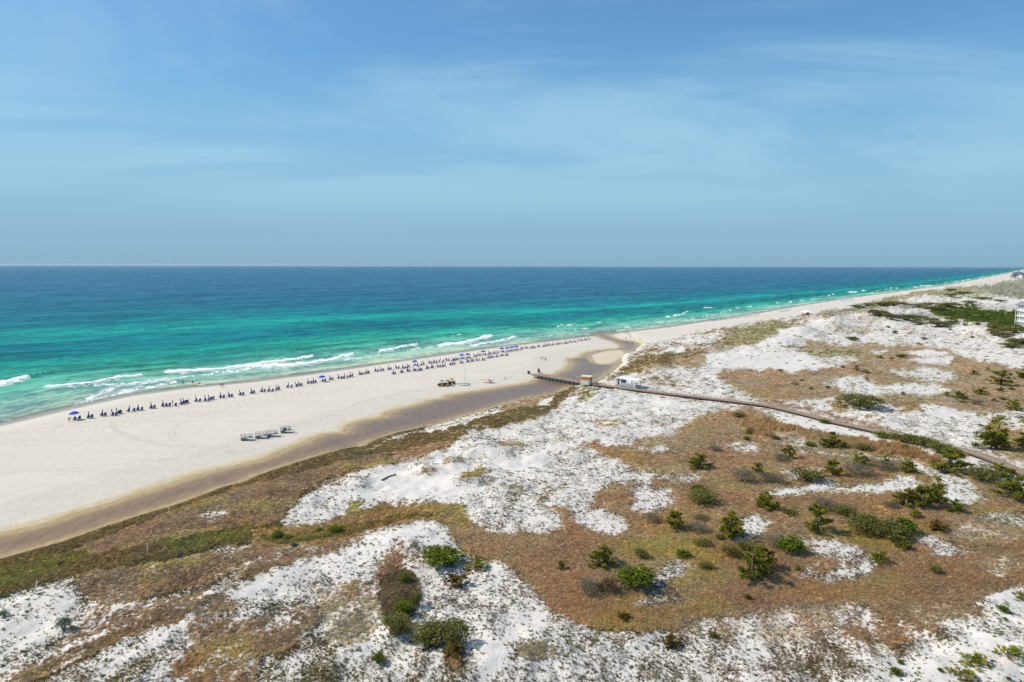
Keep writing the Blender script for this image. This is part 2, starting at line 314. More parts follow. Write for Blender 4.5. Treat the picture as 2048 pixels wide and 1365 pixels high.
# ------------------------------------------------------------------ what grows where: (outline, cover, kind, colour)
def srgb(*c): return tuple(((v / 255) / 12.92 if v <= 10 else ((v / 255 + 0.055) / 1.055) ** 2.4) for v in c)
BRN = srgb(127, 109, 85); DBR = srgb(104, 88, 70); RED = srgb(133, 110, 84); OLV = srgb(116, 108, 68); OLB = srgb(118, 102, 70); GLD = srgb(158, 134, 98); TAN = srgb(174, 158, 132); GRN = srgb(110, 106, 60); GRY = srgb(118, 108, 90); DKG = srgb(84, 96, 40); OLG = srgb(132, 118, 72)
BED = [
 # riverside grass
 ([(1165, 772), (1140, 776), (1118, 790), (1050, 804), (1000, 816), (950, 833), (900, 851), (858, 863), (800, 873), (745, 886), (738, 897), (690, 903), (640, 915), (580, 937), (512, 958), (437, 984), (350, 1017), (275, 1040), (175, 1073), (100, 1098), (0, 1126), (-350, 1222), (-350, 1330), (0, 1196), (60, 1178), (150, 1152), (250, 1145), (330, 1122), (420, 1098), (470, 1088), (520, 1085), (560, 1060), (572, 1030), (600, 992), (640, 966), (700, 946), (740, 931), (790, 928), (800, 916), (850, 906), (890, 901), (905, 882), (925, 873), (985, 859), (1040, 844), (1085, 830), (1130, 797)], .97, 'bank', OLB, 4),
 ([(400, 1000), (512, 968), (600, 950), (700, 920), (780, 905), (760, 925), (700, 943), (640, 963), (600, 990), (560, 1040), (500, 1060), (420, 1070), (330, 1080), (250, 1100), (180, 1115), (140, 1105), (250, 1060), (330, 1030)], .93, 'heath', DBR, 9),
 ([(800, 905), (900, 880), (905, 890), (860, 905), (790, 925), (750, 930)], .9, 'heath', RED, 6),
 ([(0, 1140), (80, 1120), (170, 1105), (160, 1125), (90, 1145), (40, 1170), (0, 1180), (-60, 1190), (-60, 1160)], .95, 'bank', GRN, 8),
 ([(330, 1085), (400, 1070), (470, 1058), (512, 1050), (512, 1075), (420, 1092), (350, 1105)], .95, 'bank', GRN, 8),
 ([(940, 848), (1050, 818), (1110, 792), (1140, 778), (1130, 797), (1085, 828), (1040, 842), (985, 857)], .97, 'bank', OLB, 4),
 ([(1020, 805), (1080, 795), (1110, 788), (1085, 806), (1040, 820), (1000, 822)], .85, 'heath', BRN, 5),
 ([(1100, 798), (1112, 794), (1106, 801), (1080, 806), (1072, 804)], .05, 'tuft', OLV, 2), ([(1072, 805), (1100, 803), (1095, 810), (1075, 811)], .1, 'tuft', OLV, 2),
 ([(395, 1030), (430, 1022), (455, 1028), (440, 1042), (410, 1045)], .45, 'tuft', BRN, 4), ([(740, 893), (760, 880), (800, 872), (800, 876), (760, 886), (745, 900)], .1, 'tuft', OLV, 3),
 ([(855, 862), (900, 850), (960, 831), (1000, 818), (1004, 822), (950, 838), (900, 856), (862, 868)], .1, 'tuft', OLV, 3),
 # sweep of brown grass in the middle
 ([(500, 1062), (575, 1052), (640, 1052), (700, 1024), (770, 1012), (850, 1008), (905, 1010), (930, 1022), (945, 1055), (985, 1074), (1060, 1078), (1100, 1090), (1080, 1130), (1024, 1128), (975, 1120), (930, 1106), (900, 1070), (886, 1048), (855, 1042), (800, 1050), (720, 1075), (650, 1090), (560, 1096), (500, 1092)], .95, 'heath', OLB, 5),
 ([(580, 1072), (650, 1062), (720, 1050), (780, 1036), (860, 1026), (880, 1032), (800, 1042), (720, 1066), (640, 1080)], .97, 'bank', OLG, 6),
 ([(520, 1076), (600, 1078), (680, 1064), (660, 1074), (600, 1088), (530, 1088)], .97, 'bank', GRN, 5),
 # the heath
 ([(930, 1105), (900, 1060), (935, 1045), (985, 1072), (1060, 1072), (1130, 1060), (1120, 1030), (1095, 1014), (1130, 1016), (1165, 1052), (1185, 1018), (1220, 975), (1330, 958), (1335, 950), (1270, 935), (1210, 908), (1190, 899), (1215, 888), (1300, 905), (1350, 905), (1320, 885), (1290, 872), (1330, 855), (1390, 836), (1430, 824), (1500, 814), (1560, 832), (1640, 852), (1740, 882), (1840, 906), (1960, 950), (2048, 990), (2240, 1060), (2240, 1120), (2048, 1165), (2040, 1180), (1960, 1200), (1940, 1215), (1880, 1235), (1750, 1220), (1700, 1210), (1600, 1225), (1500, 1240), (1380, 1256), (1300, 1262), (1200, 1264), (1130, 1240), (1080, 1195), (1040, 1150), (1000, 1125)], .96, 'heath', BRN, 6),
 ([(1230, 1092), (1320, 1070), (1420, 1080), (1480, 1095), (1500, 1110), (1420, 1130), (1330, 1110), (1240, 1112)], .97, 'heath', OLG, 14),
 ([(1040, 1110), (1120, 1095), (1190, 1100), (1180, 1150), (1150, 1200), (1180, 1215), (1120, 1215), (1080, 1180)], .96, 'heath', RED, 12),
 ([(1180, 1205), (1290, 1215), (1380, 1215), (1400, 1190), (1480, 1165), (1440, 1220), (1300, 1245), (1200, 1240)], .97, 'heath', RED, 12),
 ([(1330, 1010), (1420, 1020), (1440, 1050), (1330, 1080), (1280, 1060), (1290, 1030)], .96, 'heath', GLD, 14),
 ([(1650, 1075), (1700, 1055), (1800, 1045), (1870, 1060), (1800, 1095), (1720, 1100)], .96, 'heath', OLG, 14),
 ([(1590, 1180), (1680, 1170), (1800, 1160), (1830, 1185), (1740, 1205), (1640, 1215)], .97, 'heath', GLD, 14),
 ([(1740, 1000), (1820, 1005), (1800, 1035), (1740, 1035)], .96, 'heath', GLD, 8),
 ([(1480, 834), (1530, 841), (1620, 868), (1700, 881), (1800, 892), (1876, 920), (1880, 930), (1800, 912), (1690, 897), (1600, 886), (1510, 872), (1480, 852)], .99, 'tall', srgb(163, 136, 98), 3),
 # bare patches inside the heath
 ([(1245, 985), (1290, 965), (1340, 985), (1352, 1010), (1320, 1027), (1262, 1020)], .34, 'tuft', BRN, 8), ([(1195, 985), (1240, 972), (1262, 1000), (1230, 1020), (1190, 1012)], .8, 'heath', RED, 7),
 ([(1140, 1040), (1180, 1020), (1235, 1028), (1262, 1055), (1215, 1072), (1165, 1056)], .2, 'tuft', BRN, 6),
 ([(1315, 950), (1395, 948), (1402, 957), (1340, 968)], .5, 'tuft', BRN, 6), ([(1480, 1036), (1510, 1028), (1540, 1045), (1512, 1075), (1470, 1086), (1478, 1060)], .28, 'tuft', BRN, 5),
 ([(1335, 1118), (1388, 1130), (1362, 1152), (1330, 1166), (1366, 1205), (1320, 1216), (1268, 1210), (1298, 1180), (1318, 1150)], .36, 'tuft', BRN, 8),
 ([(1590, 1075), (1660, 1080), (1742, 1108), (1748, 1140), (1710, 1160), (1650, 1166), (1596, 1152), (1644, 1122), (1620, 1095)], .34, 'tuft', BRN, 8), ([(1600, 1130), (1660, 1120), (1690, 1135), (1640, 1150)], .7, 'heath', BRN, 8),
 ([(1832, 1078), (1872, 1075), (1948, 1108), (1900, 1116), (1850, 1102)], .38, 'tuft', BRN, 7), ([(1960, 1028), (2060, 1026), (2070, 1060), (1980, 1046)], .5, 'tuft', OLV, 8),
 ([(1626, 955), (1660, 962), (1700, 974), (1760, 966), (1800, 950), (1848, 970), (1830, 981), (1740, 989), (1660, 986), (1620, 986), (1540, 994), (1536, 982), (1620, 976)], .24, 'tuft', OLV, 5),
 ([(1805, 918), (1870, 938), (1932, 958), (1952, 980), (1978, 1000), (1930, 1012), (1885, 1002), (1890, 976), (1850, 950)], .26, 'tuft', OLV, 6), ([(1575, 896), (1660, 906), (1780, 913), (1816, 926), (1790, 924), (1700, 915), (1600, 905)], .42, 'tuft', OLV, 4),
 ([(1564, 940), (1600, 938), (1642, 942), (1640, 956), (1585, 960)], .22, 'tuft', OLV, 4), ([(1450, 890), (1500, 888), (1516, 905), (1470, 902)], .4, 'tuft', BRN, 6), ([(1540, 860), (1600, 872), (1660, 893), (1600, 900), (1540, 885)], .7, 'heath', GRY, 6),
 ([(1910, 1040), (1990, 1055), (2040, 1075), (1960, 1085), (1900, 1070)], .68, 'heath', TAN, 10), ([(1950, 1130), (2010, 1120), (2048, 1135), (1990, 1150)], .6, 'heath', TAN, 10),
 # golden thin grass below the heath
 ([(1360, 1245), (1500, 1228), (1640, 1210), (1740, 1215), (1700, 1245), (1620, 1275), (1520, 1292), (1440, 1285), (1370, 1270)], .56, 'tuft', TAN, 14),
 ([(1740, 1222), (1860, 1212), (1950, 1215), (1985, 1228), (1930, 1245), (1850, 1270), (1780, 1300), (1690, 1290), (1680, 1265)], .6, 'heath', BRN, 16),
 ([(1560, 1300), (1680, 1285), (1660, 1335), (1560, 1350), (1480, 1365), (1420, 1340)], .4, 'tuft', BRN, 16),
 ([(2100, 1160), (1990, 1190), (1960, 1206), (1988, 1226), (1930, 1250), (1900, 1290), (1790, 1325), (1700, 1370), (1690, 1500), (2400, 1500), (2400, 1100)], .07, 'tuft', BRN, 8),
 ([(1860, 1250), (1960, 1245), (2048, 1265), (2040, 1285), (1930, 1270)], .2, 'tuft', BRN, 12),
 # left foreground
 ([(-60, 1205), (0, 1206), (60, 1186), (150, 1180), (150, 1230), (100, 1280), (0, 1322), (-120, 1340)], .1, 'tuft', BRN, 10),
 ([(150, 1152), (300, 1130), (480, 1100), (560, 1096), (540, 1115), (470, 1140), (420, 1165), (330, 1188), (270, 1202), (190, 1212), (168, 1192)], .74, 'heath', DBR, 12),
 ([(190, 1215), (330, 1200), (480, 1175), (470, 1215), (400, 1240), (300, 1260), (180, 1310), (60, 1365), (-40, 1400), (-40, 1365), (90, 1320)], .56, 'heath', DBR, 16),
 ([(360, 1250), (512, 1240), (600, 1212), (645, 1232), (590, 1290), (512, 1322), (430, 1330), (380, 1300)], .6, 'heath', DBR, 16), ([(380, 1300), (460, 1310), (512, 1320), (500, 1400), (360, 1400), (340, 1340)], .58, 'heath', DBR, 16),
 ([(640, 1190), (720, 1160), (750, 1190), (760, 1240), (740, 1290), (660, 1290), (640, 1250)], .52, 'heath', GRY, 12), ([(540, 1330), (700, 1320), (760, 1345), (740, 1400), (500, 1400)], .36, 'tuft', OLV, 12),
 ([(512, 1110), (600, 1095), (690, 1080), (740, 1060), (720, 1085), (650, 1112), (580, 1128), (512, 1150), (470, 1160)], .6, 'heath', DBR, 10),
 ([(450, 1192), (540, 1150), (640, 1120), (700, 1096), (760, 1056), (860, 1045), (888, 1058), (905, 1085), (870, 1092), (800, 1080), (775, 1085), (760, 1110), (720, 1138), (680, 1160), (600, 1160), (540, 1180), (470, 1204)], .08, 'tuft', BRN, 6),
 ([(690, 1172), (750, 1150), (790, 1082), (815, 1090), (805, 1130), (792, 1150), (758, 1168), (700, 1202)], .72, 'heath', DBR, 8),
 ([(760, 1160), (790, 1138), (828, 1145), (834, 1180), (825, 1230), (770, 1240), (760, 1200)], .97, 'bank', srgb(108, 94, 70), 5), ([(770, 1245), (815, 1235), (820, 1270), (775, 1276)], .95, 'bank', OLB, 4),
 ([(885, 1310), (930, 1296), (935, 1315), (910, 1340), (892, 1330)], .9, 'heath', RED, 5),
 ([(850, 1130), (930, 1150), (1000, 1140), (1050, 1180), (1100, 1228), (1180, 1275), (1290, 1282), (1250, 1400), (930, 1400), (925, 1300), (960, 1262), (900, 1220), (840, 1200), (850, 1160)], .24, 'tuft', BRN, 10),
 ([(1030, 1300), (1080, 1285), (1120, 1310), (1090, 1325), (1040, 1318)], .6, 'heath', GRY, 8), ([(935, 1290), (1010, 1270), (1030, 1330), (960, 1350)], .05, 'tuft', BRN, 10),
 ([(570, 1040), (600, 1010), (640, 985), (720, 975), (760, 985), (800, 1000), (760, 1008), (700, 1018), (640, 1046), (590, 1052)], .2, 'tuft', OLB, 6), ([(700, 1006), (722, 1006), (718, 1024), (700, 1030)], .8, 'heath', OLV, 4), ([(820, 1000), (840, 995), (836, 1008), (815, 1010)], .7, 'heath', RED, 4), ([(930, 1020), (960, 1018), (1010, 1040), (1000, 1062), (955, 1050)], .34, 'tuft', BRN, 6),
 # white dunes in the middle
 ([(700, 990), (760, 935), (850, 938), (880, 915), (960, 932), (1080, 905), (1110, 892), (1150, 880), (1130, 902), (1010, 962), (960, 988), (870, 1002), (780, 1002)], .012, 'tuft', OLB, 8),
 ([(690, 982), (704, 972), (725, 965), (742, 972), (744, 982), (720, 978)], .6, 'tuft', OLB, 4), ([(826, 952), (850, 938), (866, 940), (868, 952), (848, 948)], .8, 'heath', RED, 3), ([(882, 926), (898, 918), (920, 918), (926, 926), (905, 924)], .9, 'heath', RED, 3),
 ([(957, 906), (985, 890), (1040, 880), (1052, 888), (1010, 897), (980, 912), (960, 915)], .5, 'heath', BRN, 5), ([(903, 968), (925, 945), (970, 937), (1024, 945), (1000, 962), (960, 975), (930, 970)], .4, 'tuft', OLB, 6), ([(915, 960), (930, 944), (965, 936), (975, 942), (945, 950)], .9, 'heath', OLV, 4),
 ([(935, 860), (1000, 862), (1060, 866), (1100, 872), (1050, 878), (980, 875), (930, 870)], .22, 'tuft', OLB, 5),
 ([(1150, 792), (1190, 775), (1290, 790), (1340, 800), (1330, 830), (1250, 868), (1130, 880), (1095, 862)], .28, 'tuft', OLV, 8), ([(1140, 790), (1175, 772), (1200, 780), (1180, 795), (1150, 800)], .62, 'bank', OLV, 4),
 ([(1186, 846), (1220, 836), (1262, 852), (1240, 862), (1200, 858)], .55, 'heath', OLB, 5), ([(1290, 800), (1370, 795), (1380, 812), (1320, 818)], .06, 'tuft', OLV, 5), ([(1310, 846), (1370, 840), (1376, 856), (1332, 862)], .85, 'heath', RED, 4), ([(1180, 860), (1300, 850), (1380, 840), (1340, 875), (1260, 890), (1180, 885)], .3, 'tuft', OLB, 8), ([(1120, 870), (1180, 858), (1180, 872), (1110, 890)], .4, 'tuft', OLB, 5),
 ([(1260, 885), (1330, 868), (1340, 888), (1290, 900)], .7, 'heath', BRN, 5), ([(1170, 885), (1200, 882), (1205, 896), (1170, 900)], .8, 'heath', RED, 4), ([(1100, 905), (1160, 898), (1170, 912), (1110, 918)], .5, 'heath', OLB, 5), ([(1390, 810), (1440, 803), (1460, 812), (1420, 822), (1385, 822)], .4, 'tuft', srgb(120, 136, 110), 5),
 # beyond the creek
 ([(1216, 756), (1242, 741), (1262, 724), (1256, 712), (1300, 694), (1345, 685), (1400, 664), (1460, 657), (1545, 642), (1600, 636), (1640, 626), (1650, 632), (1600, 650), (1580, 664), (1500, 692), (1420, 708), (1350, 724), (1300, 738), (1250, 752)], .66, 'bank', OLB, 5),
 ([(1262, 724), (1300, 712), (1380, 700), (1420, 700), (1400, 720), (1340, 735), (1290, 745), (1240, 757), (1225, 757)], .92, 'bank', OLB, 5), ([(1340, 722), (1400, 712), (1412, 722), (1380, 740), (1345, 732)], .9, 'heath', BRN, 5),
 ([(1300, 712), (1330, 700), (1380, 694), (1360, 704)], .15, 'tuft', OLV, 3), ([(1345, 684), (1400, 672), (1440, 668), (1430, 678), (1380, 690)], .25, 'tuft', OLV, 3), ([(1515, 682), (1535, 668), (1560, 668), (1570, 684), (1545, 696), (1520, 694)], .15, 'tuft', OLV, 3), ([(1472, 696), (1500, 692), (1506, 702), (1476, 704)], .1, 'tuft', OLV, 3),
 ([(1460, 660), (1545, 645), (1590, 648), (1570, 664), (1500, 690), (1440, 690)], .85, 'bank', OLV, 5),
 ([(1250, 752), (1340, 735), (1400, 738), (1440, 748), (1500, 790), (1420, 792), (1330, 780), (1260, 768)], .34, 'tuft', OLB, 8), ([(1280, 760), (1340, 756), (1380, 770), (1330, 776)], .6, 'bank', OLB, 6), ([(1400, 745), (1440, 740), (1480, 760), (1430, 770)], .2, 'tuft', BRN, 5),
 ([(1430, 750), (1480, 738), (1580, 742), (1640, 740), (1690, 728), (1630, 705), (1575, 692), (1590, 674), (1620, 680), (1700, 694), (1760, 690), (1850, 694), (1900, 702), (1950, 722), (2048, 737), (2240, 755), (2240, 830), (2048, 815), (2000, 825), (1940, 822), (1860, 816), (1760, 806), (1740, 800), (1660, 796), (1590, 800), (1540, 804), (1500, 792), (1460, 772)], .95, 'heath', srgb(123, 107, 86), 5),
 ([(1570, 690), (1640, 700), (1720, 702), (1700, 722), (1640, 718)], .75, 'bank', OLV, 6), ([(1440, 748), (1560, 745), (1600, 752), (1560, 760), (1480, 765)], .9, 'heath', RED, 5),
 ([(1420, 716), (1450, 706), (1500, 703), (1560, 706), (1620, 718), (1660, 736), (1600, 741), (1520, 738), (1440, 731)], .035, 'tuft', OLV, 4),
 ([(1640, 766), (1700, 751), (1726, 755), (1760, 774), (1802, 785), (1760, 793), (1690, 786), (1670, 776)], .32, 'tuft', OLV, 4), ([(1745, 776), (1830, 766), (1880, 772), (1908, 785), (1850, 792), (1800, 786)], .24, 'tuft', OLV, 4), ([(1785, 741), (1850, 735), (1902, 741), (1912, 760), (1870, 765), (1800, 751)], .34, 'tuft', OLV, 4),
 ([(1742, 703), (1775, 702), (1782, 706), (1745, 708)], .15, 'tuft', OLV, 2), ([(1818, 721), (1860, 712), (1910, 715), (1900, 729), (1850, 729)], .14, 'tuft', OLV, 3), ([(1812, 706), (1850, 700), (1895, 708), (1860, 712)], .1, 'tuft', OLV, 2), ([(1665, 716), (1700, 712), (1722, 722), (1680, 729)], .36, 'tuft', OLV, 3),
 ([(1900, 700), (1950, 705), (2048, 715), (2240, 722), (2240, 745), (2048, 735), (1960, 720)], .2, 'tuft', OLB, 4),
 ([(1655, 804), (1700, 808), (1705, 824), (1668, 822)], .8, 'heath', OLB, 4), ([(1795, 802), (1862, 808), (1850, 822), (1805, 824)], .75, 'heath', OLB, 4), ([(1700, 822), (1760, 832), (1790, 850), (1740, 845)], .5, 'heath', OLB, 5), ([(1950, 828), (2048, 835), (2240, 850), (2240, 880), (2000, 850)], .5, 'bank', OLV, 6), ([(1970, 850), (2048, 862), (2240, 900), (2240, 960), (2048, 930), (1980, 900)], .8, 'heath', OLB, 8),
 ([(1845, 811), (1880, 812), (1932, 830), (1900, 839), (1860, 836)], .03, 'tuft', OLV, 4), ([(1528, 824), (1560, 820), (1620, 838), (1700, 856), (1762, 873), (1750, 886), (1690, 871), (1620, 859), (1560, 846)], .07, 'tuft', OLV, 4),
 ([(1290, 790), (1400, 800), (1530, 815), (1600, 832), (1580, 834), (1490, 814), (1400, 806)], .5, 'heath', BRN, 3), ([(1510, 806), (1540, 800), (1640, 822), (1740, 848), (1800, 866), (1790, 868), (1700, 845), (1600, 820)], .85, 'heath', srgb(128, 104, 86), 3),
 # far dunes
 ([(1640, 626), (1712, 611), (1770, 599), (1811, 589), (1868, 581), (1998, 567.5), (2036, 550), (2240, 552), (2240, 606), (2048, 606), (1990, 590), (1900, 590), (1830, 602), (1760, 618), (1700, 630), (1650, 634)], .82, 'bank', srgb(112, 108, 84), 3),
 ([(1760, 602), (1811, 590), (1868, 582), (1985, 569), (1960, 577), (1880, 586), (1830, 598), (1790, 610), (1730, 618)], .9, 'bank', OLV, 3),
 ([(1800, 600), (1850, 592), (1880, 596), (1900, 602), (1840, 612), (1800, 610)], .3, 'tuft', OLB, 3), ([(1880, 603), (1950, 598), (2060, 600), (2060, 606), (1950, 606)], .08, 'tuft', OLB, 2), ([(1900, 592), (1990, 590), (1980, 597), (1900, 598)], .75, 'bank', srgb(104, 108, 70), 2),
 ([(1760, 612), (1800, 606), (1860, 612), (1830, 618)], .7, 'heath', GRY, 2), ([(1890, 606), (1960, 608), (2048, 612), (2048, 626), (1950, 620), (1900, 612)], .6, 'heath', srgb(120, 112, 100), 3),
 ([(1965, 576), (2048, 562), (2240, 566), (2240, 590), (2048, 592), (1985, 588)], .85, 'bank', srgb(96, 97, 76), 2),
 ([(1852, 618), (1900, 611), (1935, 615), (1960, 622), (2030, 628), (2200, 634), (2200, 664), (2048, 660), (2000, 661), (1975, 656), (1990, 646), (1930, 644), (1920, 639), (1890, 641), (1870, 631)], .98, 'thicket', DKG, 2),
 ([(1650, 656), (1690, 648), (1735, 655), (1775, 663), (1720, 669), (1670, 665)], .66, 'bank', OLB, 3), ([(1718, 641), (1748, 636), (1762, 646), (1738, 653)], .5, 'heath', OLB, 3), ([(1800, 660), (1850, 655), (1900, 668), (1860, 676), (1810, 670)], .46, 'tuft', OLB, 4), ([(1900, 668), (1960, 664), (1990, 684), (1930, 694)], .42, 'tuft', OLB, 4), ([(1590, 668), (1640, 656), (1660, 668), (1640, 682), (1600, 684)], .5, 'tuft', OLV, 3),
 ([(1640, 650), (1680, 645), (1720, 655), (1740, 660), (1690, 662), (1650, 656)], .5, 'bank', OLB, 3), ([(1560, 660), (1600, 652), (1640, 640), (1640, 660), (1600, 690), (1560, 692)], .25, 'tuft', OLV, 3),
]
cov = 0.31 + 0.14 * fbm(lx / 14, ly / 14, 71, 3)
cfar = 0.34 + .55 * fbm(ls / 60, ln / 17, 72, 4, .6); cov = cov * (1 - far) + cfar * far
vegc = np.repeat(np.array([OLB]), len(lx), 0)
cls = np.where((far > .5) & (cfar > .5), 2, 0)                          # 0 tuft 1 heath 2 bank 3 tall 4 thicket
CID = {'tuft': 0, 'heath': 1, 'bank': 2, 'tall': 3, 'thicket': 4}
ndist = np.hypot(lx, ly)
KA = 1.7                                              # rows are foreshortened: weigh vertical pixels more
wob = fbm(PXl / 34, PYl * KA / 34, 41, 4, 0.6); wob2 = fbm(PXl / 34 + 50, PYl * KA / 34, 42, 4, 0.6)
wx_ = PXl + 17 * wob; wy_ = PYl * KA + 17 * wob2
inview = (ly < 5000)
for poly, c, k, colr, fe in BED:
    if k == 'tuft' and len(poly) > 3 and poly[0][1] < 640: fe = fe * .8
    P = np.array(poly, float) * [1, KA]
    sd = sdf(P, wx_, wy_, 40.0)
    f = sst(fe * 2.6, -fe * 2.2, sd)
    cov = cov * (1 - f) + c * f
    vegc = vegc * (1 - f[:, None]) + np.array(colr)[None] * f[:, None]
    cls = np.where(f > 0.5, CID[k], cls)
nb_ = (dune_in < 3.5) & (lag_sd < 7) & (PXl < 850); cov = np.where(nb_, np.maximum(cov, .97), cov); cls = np.where(nb_, 2, cls); vegc[nb_] = OLB
dmask = sst(-0.8, 0.8, dune_in) * sst(0.0, 0.1, zl - zw_lag)
cov = cov * dmask
# uneven cover
strk = .6 * fbm(ls / 16, ln / 4.2, 73, 4, .6) + .55 * fbm(ls / 5, ln / 2.2, 74, 3, .6)
cov = np.clip(cov + cov * (1 - cov) * 3.4 * strk, 0, 1)
hm_ = (cls == 1)[:, None]; a1 = (.65 * sst(.05, .45, fbm(lx / 17, ly / 17, 77, 4, .6)))[:, None] * hm_; a2 = (.6 * sst(.08, .45, fbm(lx / 12 + 9, ly / 12, 78, 4, .6)))[:, None] * hm_
vegc = vegc * (1 - a1) + np.array(OLG)[None] * a1; vegc = vegc * (1 - a2) + np.array(DBR)[None] * a2
tone = 1 + 0.34 * fbm(lx / 9, ly / 9, 75, 4)
vegc = vegc * tone[:, None]
hue = 0.16 * fbm(lx / 13, ly / 13, 76, 3); vegc = np.clip(vegc * np.stack([1 + hue, 1 - hue * .2, 1 - hue * .8], 1), 0, 1)

wet_sea = sst(0.42, 0.06, zl) * (ln < 30) * sst(-9, -1.5, ln)
wet_lag = sst(0.20 + .1 * fbm(lx / 9, ly / 9, 83, 3), 0.0, zl - zw_lag) * (lag_sd < 8)
wet_lag = np.where(bsd < 1.5, np.minimum(wet_lag, .5), wet_lag)
# wheel tracks left by the beach buggies
TR = [[(100, 868), (128, 848), (170, 846)], [(222, 846), (222, 858), (250, 874), (300, 890), (370, 902), (470, 905), (512, 898)], [(228, 846), (230, 858), (262, 874), (312, 888), (380, 898), (470, 900)], [(340, 868), (342, 880), (362, 890), (400, 897), (440, 900)], [(350, 864), (352, 876), (372, 886), (412, 894)], [(512, 812), (420, 828), (370, 845), (342, 866)], [(0, 888), (120, 868), (300, 838), (500, 806), (700, 776), (860, 752)], [(0, 893), (120, 873), (300, 843), (500, 811), (700, 781)], [(0, 950), (200, 936), (360, 918)], [(0, 870), (150, 850), (420, 812), (640, 781)], [(880, 760), (960, 745), (1060, 725), (1130, 705), (1180, 692)], [(560, 860), (640, 840), (740, 800), (860, 778)]]
track = np.zeros(len(lx))
for t in TR:
    d = pdist(W(t, 1.2), lx, ly, 3.0); track = np.maximum(track, sst(0.55, 0.15, d) * (0.6 + 0.5 * fbm(lx / 5, ly / 5, 81, 2)))
track *= (dune_in < 0) * (inl > 6)

def grid_mesh(name, keep, z, attrs, m, smooth=True):
    """a sheet over the grid cells whose four corners are kept"""
    q = keep[:-1, :-1] & keep[1:, :-1] & keep[:-1, 1:] & keep[1:, 1:]
    idx = np.arange(NR * NC).reshape(NR, NC)
    quads = np.stack([idx[:-1, :-1][q], idx[:-1, 1:][q], idx[1:, 1:][q], idx[1:, :-1][q]], 1)
    used = np.unique(quads); remap = np.full(NR * NC, -1); remap[used] = np.arange(len(used)); quads = remap[quads]
    co = np.stack([GX.ravel()[used], GY.ravel()[used], z.ravel()[used]], 1)
    me = bpy.data.meshes.new(name); me.vertices.add(len(used)); me.vertices.foreach_set('co', co.astype(np.float32).ravel())
    me.loops.add(len(quads) * 4); me.loops.foreach_set('vertex_index', quads.astype(np.int32).ravel())
    me.polygons.add(len(quads)); me.polygons.foreach_set('loop_start', np.arange(0, len(quads) * 4, 4, dtype=np.int32)); me.polygons.foreach_set('loop_total', np.full(len(quads), 4, np.int32))
    me.polygons.foreach_set('use_smooth', np.ones(len(quads), bool))
    me.update(calc_edges=True)
    for an, (typ, arr) in attrs.items():
        a = me.attributes.new(an, typ, 'POINT')
        if typ == 'FLOAT': a.data.foreach_set('value', arr.ravel()[used].astype(np.float32))
        elif typ == 'FLOAT_VECTOR': a.data.foreach_set('vector', arr.reshape(-1, 3)[used].astype(np.float32).ravel())
        else:
            c = arr.reshape(-1, 3)[used]; a.data.foreach_set('color', np.concatenate([c, np.ones((len(c), 1))], 1).astype(np.float32).ravel())
    me.materials.append(m); return obj(name, me)
def full(a, fill=0.0):
    g = np.full(GX.shape + a.shape[1:], fill, float); g[land] = a; return g

# ------------------------------------------------------------------ sand and plant litter
m, nt, o = newmat('sand')
A = lambda n: nd(nt, 'ShaderNodeAttribute', attribute_name=n)
tcn = nd(nt, 'ShaderNodeTexCoord').outputs['Object']
nz = lambda sc_, de=4.0, ro=.6: nd(nt, 'ShaderNodeTexNoise', {'Vector': tcn, 'Scale': sc_, 'Detail': de, 'Roughness': ro}).outputs[0]
mixc = lambda f, a, b, bt='MIX': nd(nt, 'ShaderNodeMix', {'Factor': f, 6: a, 7: b}, data_type='RGBA', blend_type=bt).outputs[2]
mr = lambda v, a, b, c=0.0, d=1.0: nd(nt, 'ShaderNodeMapRange', {0: v, 1: a, 2: b, 3: c, 4: d}).outputs[0]
mth = lambda op, a, b=0.0: nd(nt, 'ShaderNodeMath', {0: a, 1: b}, operation=op).outputs[0]
n_big, n_mid, n_fine, n_gr = nz(.05), nz(.5), nz(2.6, 6.0, .7), nz(9.0, 3.0)
str_v = nd(nt, 'ShaderNodeMapping', {'Vector': tcn, 'Rotation': (0, 0, R(-52.4)), 'Scale': (.02, .35, 1)}).outputs[0]
n_str = nd(nt, 'ShaderNodeTexNoise', {'Vector': str_v, 'Scale': 1.0, 'Detail': 5.0, 'Roughness': .65}).outputs[0]
n_spk = nz(1.1, 2.0, .5)
sandc = mixc(A('dune').outputs['Fac'], (.685, .62, .53, 1), (.71, .665, .615, 1))
sandc = mixc(mr(n_big, .3, .7, 0, .5), sandc, mixc(1.0, sandc, (.93, .925, .93, 1), 'MULTIPLY'))
sandc = mixc(mr(n_fine, .3, .7, 0, 1), mixc(1.0, sandc, (.92, .915, .91, 1), 'MULTIPLY'), sandc)
sandc = mixc(mr(n_str, .35, .65, 0, 1), mixc(1.0, sandc, (.94, .935, .93, 1), 'MULTIPLY'), sandc)
sandc = mixc(mr(n_spk, .70, .76, 0, .6), sandc, mixc(1.0, sandc, (.72, .70, .66, 1), 'MULTIPLY'))
sandc = mixc(mth('MULTIPLY', A('track').outputs['Fac'], .55), sandc, mixc(1.0, sandc, (.74, .73, .72, 1), 'MULTIPLY'))
